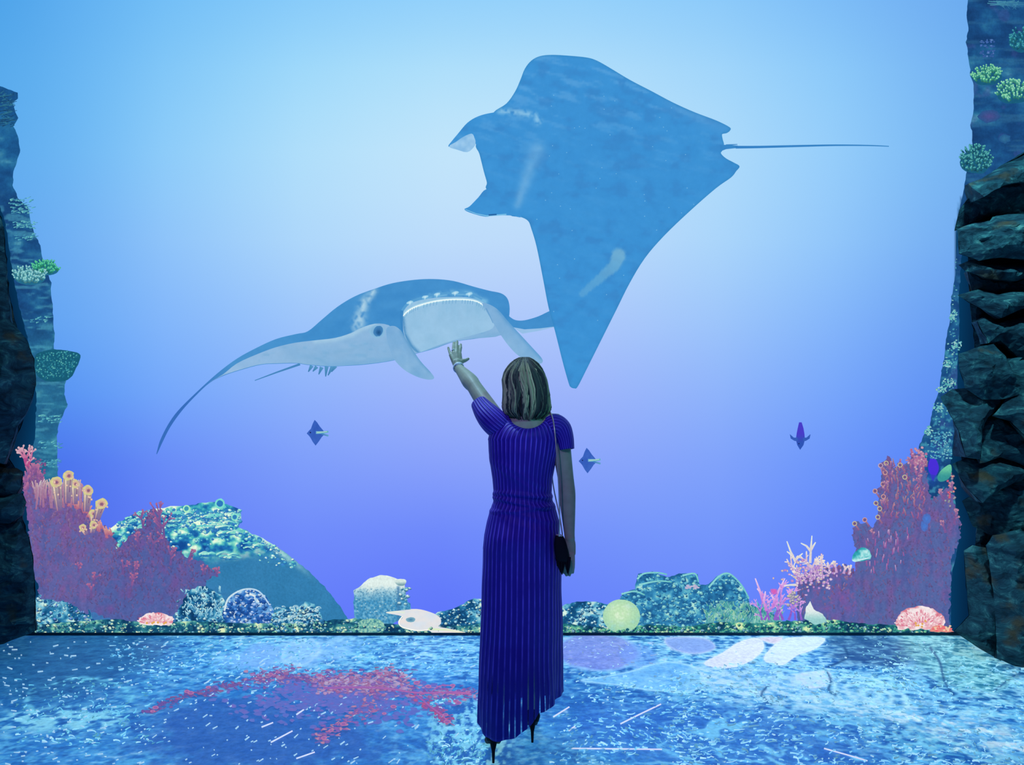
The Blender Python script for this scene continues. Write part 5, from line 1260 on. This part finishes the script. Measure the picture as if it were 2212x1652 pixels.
body = mesh_obj('body', np.array(B.v), B.f, M_SKIN, woman, None, True)
bm = bmesh.new(); bm.from_mesh(body.data); bmesh.ops.recalc_face_normals(bm, faces=bm.faces); bm.to_mesh(body.data); bm.free()
rm = body.modifiers.new('remesh', 'REMESH'); rm.mode = 'VOXEL'; rm.voxel_size = 0.0036; rm.use_smooth_shade = True
sm = body.modifiers.new('smooth', 'SMOOTH'); sm.factor = 0.5; sm.iterations = 3
# eyes
for sx in (-1, 1):
    e = Geo().add(ellipsoid((hc_[0]+sx*.031, hc_[1]+.075, hc_[2]+.010), (.012, .010, .008), 14, 10)); mesh_obj('eye', np.array(e.v), e.f, M_WHITE, woman)

# ---- the dress
NR = 150
Zs = []
prof = [ # z, left px, right px at the body, half depth
 (1.385, 1054, 1211, .116), (1.33, 1056, 1206, .122), (1.27, 1060, 1199, .120), (1.21, 1064, 1194, .112), (1.15, 1066, 1192, .106), (1.11, 1064, 1196, .108),
 (1.07, 1058, 1203, .116), (1.02, 1051, 1208, .128), (.96, 1045, 1210, .138), (.90, 1042, 1211, .142), (.80, 1041, 1211, .142), (.65, 1040, 1211, .148), (.50, 1037, 1211, .155), (.35, 1033, 1212, .180), (.22, 1030, 1213, .195), (.10, 1029, 1214, .200)]
pz = np.array([p[0] for p in prof])[::-1]
def prof_at(z): return [float(np.interp(z, pz, np.array([p[i] for p in prof])[::-1])) for i in (1, 2, 3)]
NT = 260
V = []; rib = []; sheer = []; Fc = []
th = np.linspace(0, 2*PI, NT+1)       # seam duplicated so the ribs stay continuous
def hem_z(t):                         # t = angle; -pi/2 faces the camera
    x = math.cos(t); back = max(0, -math.sin(t)); front = max(0, math.sin(t))
    xs_ = [-1, -.75, -.45, -.1, .12, .36, .42, .7, 1.0]
    zb = np.interp(x, xs_, [.155, .118, .115, .135, .175, .215, .235, .24, .262])
    zf = .13+.05*(x+1)/2
    return float(zb*(1-front)+zf*front)
rows = []
# neckline ring and the shoulder yoke
NCx = W(1140, 900)[0]
for j in range(15):
    s_ = j/14; row = []
    for t in th:
        c, sn = math.cos(t), math.sin(t)
        l, r, hd = prof_at(1.385)
        ax = (W((l+r)/2, 900)[0]); aw = (r-l)/2/F*WY
        A = (ax+c*aw, WY+sn*hd, 1.385)
        zt = 1.500-0.066*max(0, -sn)**1.3-0.10*max(0, sn)**1.5
        N = (NCx+c*.088, WY+sn*.068, zt)
        k = 1-s_                       # from the neckline outward
        u = k
        zz = N[2]+(A[2]-N[2])*(u**2.1)
        x = N[0]+(A[0]-N[0])*(1-(1-u)**1.15); y = N[1]+(A[1]-N[1])*(1-(1-u)**1.7)
        row.append((x, y, zz))
    rows.append((1.5, row))
rows = rows[::-1]
zz_list = np.linspace(1.385, 0.30, 165)[1:]
for z in zz_list:
    l, r, hd = prof_at(z); cx = W((l+r)/2, 900)[0]; hw = (r-l)/2/F*WY; row = []
    for t in th:
        c, sn = math.cos(t), math.sin(t); x = c*hw; y = sn*hd
        zz = z
        if sn < 0: y += -0.016*math.exp(-((z-.955)/.06)**2)*(math.exp(-((c-.42)/.3)**2)+math.exp(-((c+.42)/.3)**2))     # seat
        m = 0
        # gathers at the waist: nearly level folds that drift with the angle
        for z0, amp, sl, ph, wd in ((1.147, .015, -.004, 0., .0085), (1.112, .016, -.016, .8, .0080), (1.088, .011, .012, 1.9, .007), (1.064, .006, -.030, .3, .011), (1.235, .004, -.06, 1.0, .012), (1.20, .0045, -.075, 2.0, .012), (1.02, .003, -.04, 1.2, .014)):
            m += amp*(.25+.75*abs(sn))*math.exp(-((z-z0-sl*c*1.2-.005*math.sin(2*t+ph)-.010*(abs(sn)-1))/wd)**2)
        m -= .004*math.exp(-((z-1.10)/.035)**2)
        # skirt folds
        q = max(0, (1.0-z))
        m += q*.010*math.sin(5*t+1.1+z*1.2)+q*.006*math.sin(9*t+2.0)
        m += .004*(float(vnoise(np.array(c*3+10), np.array(z*7), 501))-.5)*(1 if z > .9 else 1.6)
        row.append((cx+x+c*m, WY+y+sn*m, zz))
    rows.append((z, row))
z, base = rows[-1]
for j in range(1, 16):                # down to the uneven hem
    s_ = j/15; row = []
    for i, t in enumerate(th):
        c, sn = math.cos(t), math.sin(t); hz = hem_z(t); zz = .30+(hz-.30)*s_
        l, r, hd = prof_at(zz); cx = W((l+r)/2, 900)[0]; hw = (r-l)/2/F*WY; q = 1-zz
        m = q*.010*math.sin(5*t+1.1+zz*1.2)+q*.006*math.sin(9*t+2.0)+.004*s_*math.sin(17*t)+.006*(float(vnoise(np.array(c*3+10), np.array(zz*7), 501))-.5)
        row.append((cx+c*(hw+m), WY+sn*(hd+m), zz))
    rows.append((0, row))
for k_, (z, row) in enumerate(rows):
    for i, p in enumerate(row):
        V.append(p); t = th[i]; rib.append(t/(2*PI)*44)
        sh = smooth(.52, .30, p[2])*(0.25+0.75*float(smooth(.45, .62, fbm(np.array([p[0]*14]), np.array([p[2]*6+3]), 503))[0])); sheer.append(float(sh)*.9)
W1 = NT+1
for j in range(len(rows)-1):
    for i in range(NT): Fc.append([j*W1+i, (j+1)*W1+i, (j+1)*W1+i+1, j*W1+i+1])
# sleeves
def sleeve(path, rad, lobes, seed):
    full = catmull([tuple(p)+r for p, r in zip(path, rad)], 5, False); n0 = len(V); ns = 72
    P_ = [Vector(q[:3]) for q in full]; prev = None
    for i, q in enumerate(full):
        t = (P_[min(i+1, len(P_)-1)]-P_[max(i-1, 0)]).normalized()
        u = Vector((0, 1, 0)) if prev is None else prev
        u = (u-t*u.dot(t)).normalized(); prev = u; w = t.cross(u)
        for k in range(ns+1):
            a = 2*PI*k/ns; f = 1+.03*math.sin(lobes*a+seed)*(i/len(full))
            V.append(tuple(P_[i]+u*math.cos(a)*q[3]*f+w*math.sin(a)*q[4]*f)); rib.append(k/ns*26); sheer.append(0.0)
    for i in range(len(full)-1):
        for k in range(ns):
            A = n0+i*(ns+1)+k; Bq = A+ns+1; Fc.append([A, A+1, Bq+1, Bq])
sleeve([W(1092, 930, 3.30), W(1078, 920, 3.30), W(1063, 906, 3.325), W(1050, 891, 3.365), W(1040, 876, 3.41)], [(.055, .050), (.068, .060), (.068, .060), (.060, .054), (.052, .046)], 5, 1)
sleeve([W(1186, 927, 3.30), W(1197, 924, 3.30), W(1209, 930, 3.30), W(1218, 947, 3.295), W(1222.5, 971, 3.29)], [(.060, .058), (.072, .064), (.072, .057), (.065, .045), (.060, .038)], 5, 2)
dress = mesh_obj('dress', np.array(V), Fc, M_DRESS, woman, None, True, attrs={'rib': rib, 'sheer': sheer})
dress['label'] = 'long ribbed royal blue dress gathered at the waist'
sd = dress.modifiers.new('cloth', 'SOLIDIFY'); sd.thickness = 0.0015

# ---- hair: a bob of many locks over a dark under layer
Hc = Vector(hc_)
def hair_edge(v):      # v 0 crown .. 1 ends : left px, right px, half depth, row
    py = 771+v*135
    l = np.interp(py, [770, 776, 785, 800, 820, 840, 860, 880, 892, 902], [1122, 1110, 1101, 1091, 1086, 1088, 1087, 1085, 1090, 1103])
    r = np.interp(py, [770, 776, 785, 800, 820, 840, 860, 880, 892, 902], [1144, 1155, 1164, 1174, 1181, 1185, 1188, 1191, 1187, 1174])
    hd = np.interp(v, [0, .08, .25, .5, .8, 1.0], [.03, .07, .108, .118, .112, .09])
    return float(l), float(r), float(hd), py
def hair_pt(ang, v, out=1.0):
    l, r, hd, py = hair_edge(min(v, 1.0)); py += max(0, v-1)*60
    cx, _, z = W((l+r)/2, py); hw = (r-l)/2/F*WY
    return Vector((cx+math.cos(ang)*hw*out, Hc.y-.008+math.sin(ang)*hd*out, z))
HV = []; HF = []; HT = []
n_a = 48; A0, A1 = -PI*1.22, PI*0.22
for j in range(19):
    v_ = j/20
    for i in range(n_a):
        full_a = (A0+(A1-A0)*i/(n_a-1)) if v_ > .22 else (-PI/2+(i/(n_a-1)-.5)*2*PI*min(1, 1.0-(v_/.22)*.28))
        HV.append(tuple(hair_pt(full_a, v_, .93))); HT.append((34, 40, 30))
for j in range(18):
    for i in range(n_a-1): HF.append([j*n_a+i, (j+1)*n_a+i, (j+1)*n_a+i+1, j*n_a+i+1])
r_ = random.Random(55)
# broad locks: each is a bundle of strands that share a colour and a wave
BUND = []
for k in range(46):
    ang = A0+(A1-A0)*(k+r_.uniform(-.3, .3))/45; back = math.exp(-((ang+PI/2)/.5)**2)
    tone = r_.choice([0.15, .25, .45, .7, .9, .35]) if r_.random() > back*.35 else .12
    BUND.append((ang, tone, r_.uniform(.05, .13), r_.uniform(0, 6.3), r_.uniform(-.10, .10), r_.uniform(.96, 1.03)))
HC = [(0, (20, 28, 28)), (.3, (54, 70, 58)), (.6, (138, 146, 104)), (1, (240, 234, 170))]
for k in range(760):
    ang0, tone, wv, ph, sway, oo = r_.choice(BUND); ang = ang0+r_.gauss(0, .055)
    top = r_.random() < .8
    start = r_.uniform(0, .06) if top else r_.uniform(.08, .35)
    end = r_.uniform(.90, 1.03) if r_.random() < .85 else r_.uniform(.65, .9)
    t_ = min(1, max(0, tone*.92-.03+r_.gauss(0, .10))); col = [float(v) for v in pal(np.array(t_), HC)]
    pts = []; o0 = oo*r_.uniform(.965, 1.0); flip_k = r_.choice([0, .6, 1, 1.2])
    for q in range(13):
        s_ = q/12; v_ = start+(end-start)*s_
        a2 = -PI/2-.10+(ang+PI/2)*(.50+.50*min(1, v_/.3))+sway*s_+wv*math.sin(ph+s_*6.5)*min(1, s_*2.5)
        flip = 1+.08*flip_k*max(0, s_-.78)/.22-.13*max(0, s_-.90)/.1
        pts.append(tuple(hair_pt(a2, v_, o0*flip)))
    rr_ = r_.uniform(.0026, .0052)
    rads = [rr_*(.10+.90*min(1, q/3))*(1-.8*max(0, (q-8)/4)) for q in range(13)]
    g = tube_geo(pts, rads, 6, False, up=(0, -1, 0)); b0 = len(HV)
    HV += g[0]; HF += [[b0+i for i in f] for f in g[1]]
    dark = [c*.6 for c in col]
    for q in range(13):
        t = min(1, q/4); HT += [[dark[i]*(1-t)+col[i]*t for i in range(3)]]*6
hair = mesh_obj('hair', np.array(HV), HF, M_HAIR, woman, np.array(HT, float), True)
hair['label'] = 'chin length blonde streaked bob'

# ---- watch, ring
def torus(c, axis, R1, R2, r, ns=28, nt=8, wide=1.0):
    ax = Vector(axis).normalized(); u = ax.orthogonal().normalized(); w = ax.cross(u); V = []; Fc = []
    for i in range(ns):
        a = 2*PI*i/ns; d = u*math.cos(a)*R1+w*math.sin(a)*R2; dn = d.normalized()
        for j in range(nt):
            b = 2*PI*j/nt; V.append(tuple(Vector(c)+d+dn*(math.cos(b)*r)+ax*(math.sin(b)*r*wide)))
    for i in range(ns):
        for j in range(nt):
            Fc.append([i*nt+j, ((i+1) % ns)*nt+j, ((i+1) % ns)*nt+(j+1) % nt, i*nt+(j+1) % nt])
    return V, Fc
ax = Vector(WL)-Vector(EL)
g = Geo().add(torus(WL, ax, .0265, .0265, .003, wide=2.2)); wt = mesh_obj('wristwatch', np.array(g.v), g.f, M_WHITE, woman)
g = Geo().add(ellipsoid((WL[0]-.001, WL[1]-.020, WL[2]+.014), (.015, .006, .011), 16, 10)); mesh_obj('watch_face', np.array(g.v), g.f, M_WHITE, wt)
ml_ = lerp(KN[1], W(979.6, 749, 3.855), .35)
g = Geo().add(torus(ml_, (0, .5, 1), .0098, .0098, .0018, 16, 6)); mesh_obj('ring', np.array(g.v), g.f, M_WHITE, woman)

# ---- shoes
def shoe(x, y, name='high_heel_shoe'):
    S = Geo()
    secs = [(y-.048, .092, .022, .056), (y-.036, .086, .034, .064), (y-.008, .076, .037, .058), (y+.035, .056, .036, .036), (y+.075, .030, .030, .026), (y+.115, .010, .037, .026), (y+.150, .006, .037, .024), (y+.185, .006, .028, .020), (y+.215, .006, .012, .014)]
    V = []; Fc = []; ns = 20
    full = catmull(secs, 3, False)
    for (yy, z0, hw, h) in full:
        z0 = max(z0, .003); hw = max(hw, .004); h = max(h, .006)
        dx = -.010*max(0, (yy-y)/.2)
        for k in range(ns):
            a = 2*PI*k/ns; V.append((x+dx+math.cos(a)*hw, yy, z0+h*(.5+.5*math.sin(a)) if math.sin(a) > -.5 else z0+h*.06))
    m = len(full)
    for i in range(m-1):
        for k in range(ns): j = (k+1) % ns; Fc.append([i*ns+k, i*ns+j, (i+1)*ns+j, (i+1)*ns+k])
    Fc.append([k for k in range(ns)][::-1]); Fc.append([(m-1)*ns+k for k in range(ns)])
    sh = mesh_obj(name, np.array(V), Fc, M_BLACK, woman)
    H = Geo().add(tube_geo([(x, y-.028, .110), (x, y-.036, .085), (x, y-.044, .05), (x, y-.048, .001)], [.026, .016, .0075, .0052], 12, False)); b0 = len(H.v)
    H.f.append([36+k for k in range(12)])
    mesh_obj('stiletto_heel', np.array(H.v), H.f, M_BLACK, sh)
for x, y in ((LX, 3.225), (RX, 3.425)): shoe(x, y)

# ---- the little black bag on its chain
bag = empty('handbag', W(1216, 1240, 3.19), 'small black evening bag on a thin pale chain at the right hip', 'bag')
secs = [(1156, 8, .010), (1164, 11, .014), (1178, 14, .018), (1196, 15, .019), (1208, 14, .017), (1214, 11, .010)]
V = []; Fc = []; ns = 24; full = catmull(secs, 4, False)
for py, hw, hd in full:
    c = W(1208+(py-1156)*.14, py, 3.192)
    for k in range(ns):
        a = 2*PI*k/ns; cc_, ss_ = math.cos(a), math.sin(a); V.append((c[0]+math.copysign(abs(cc_)**.7, cc_)*hw/F*3.19, c[1]+math.copysign(abs(ss_)**.7, ss_)*hd, c[2]))
for i in range(len(full)-1):
    for k in range(ns): j = (k+1) % ns; Fc.append([i*ns+k, (i+1)*ns+k, (i+1)*ns+j, i*ns+j])
Fc.append([k for k in range(ns)]); Fc.append([(len(full)-1)*ns+k for k in range(ns)][::-1])
mesh_obj('pouch', np.array(V), Fc, M_BLACK, bag)
g = Geo(); rf = random.Random(3)
for k in range(60):
    x = rf.uniform(1200, 1232); g3 = min((1214, 1227, 1238), key=lambda q: abs(q-x)); ex = x+(g3-x)*rf.uniform(.4, .95); ey = 1242-abs(ex-g3)*2.0-rf.uniform(0, 6); y_ = 3.192+rf.uniform(-.012, .012)
    g.add(tube_geo([W(x, 1204, y_), W((x+ex)/2+rf.uniform(-1, 1), 1222, y_-.002), W(ex, ey, y_)], [.0034, .0032, .0014], 6))
fr_ = mesh_obj('fringe', np.array(g.v), g.f, M_BLACK, bag)
g = Geo().add(torus(W(1208, 1156, 3.192), (0, 0, 1), .009, .016, .0028)); cl = mesh_obj('frame_clasp', np.array(g.v), g.f, M_GOLD, bag)
g = Geo()
path = [W(1208, 1158, 3.180), W(1209, 1120, 3.17), W(1207, 1050, 3.165), W(1203, 990, 3.165), W(1200, 950, 3.175), W(1196, 915, 3.20), W(1191, 895, 3.27), (W(1188, 900)[0], 3.32, 1.500), (W(1189, 900)[0], 3.385, 1.44), (W(1192, 900)[0], 3.412, 1.34), (W(1197, 900)[0], 3.395, 1.18), (W(1212, 900)[0], 3.36, 1.02), W(1216, 1170, 3.33), W(1210, 1158, 3.20)]
g.add(tube_geo(smooth_path(path, 8), [.0030]*(8*(len(path)-1)+1), 8)); st = mesh_obj('chain_strap', np.array(g.v), g.f, M_GOLD, bag); st['label'] = 'thin pale gold chain strap'
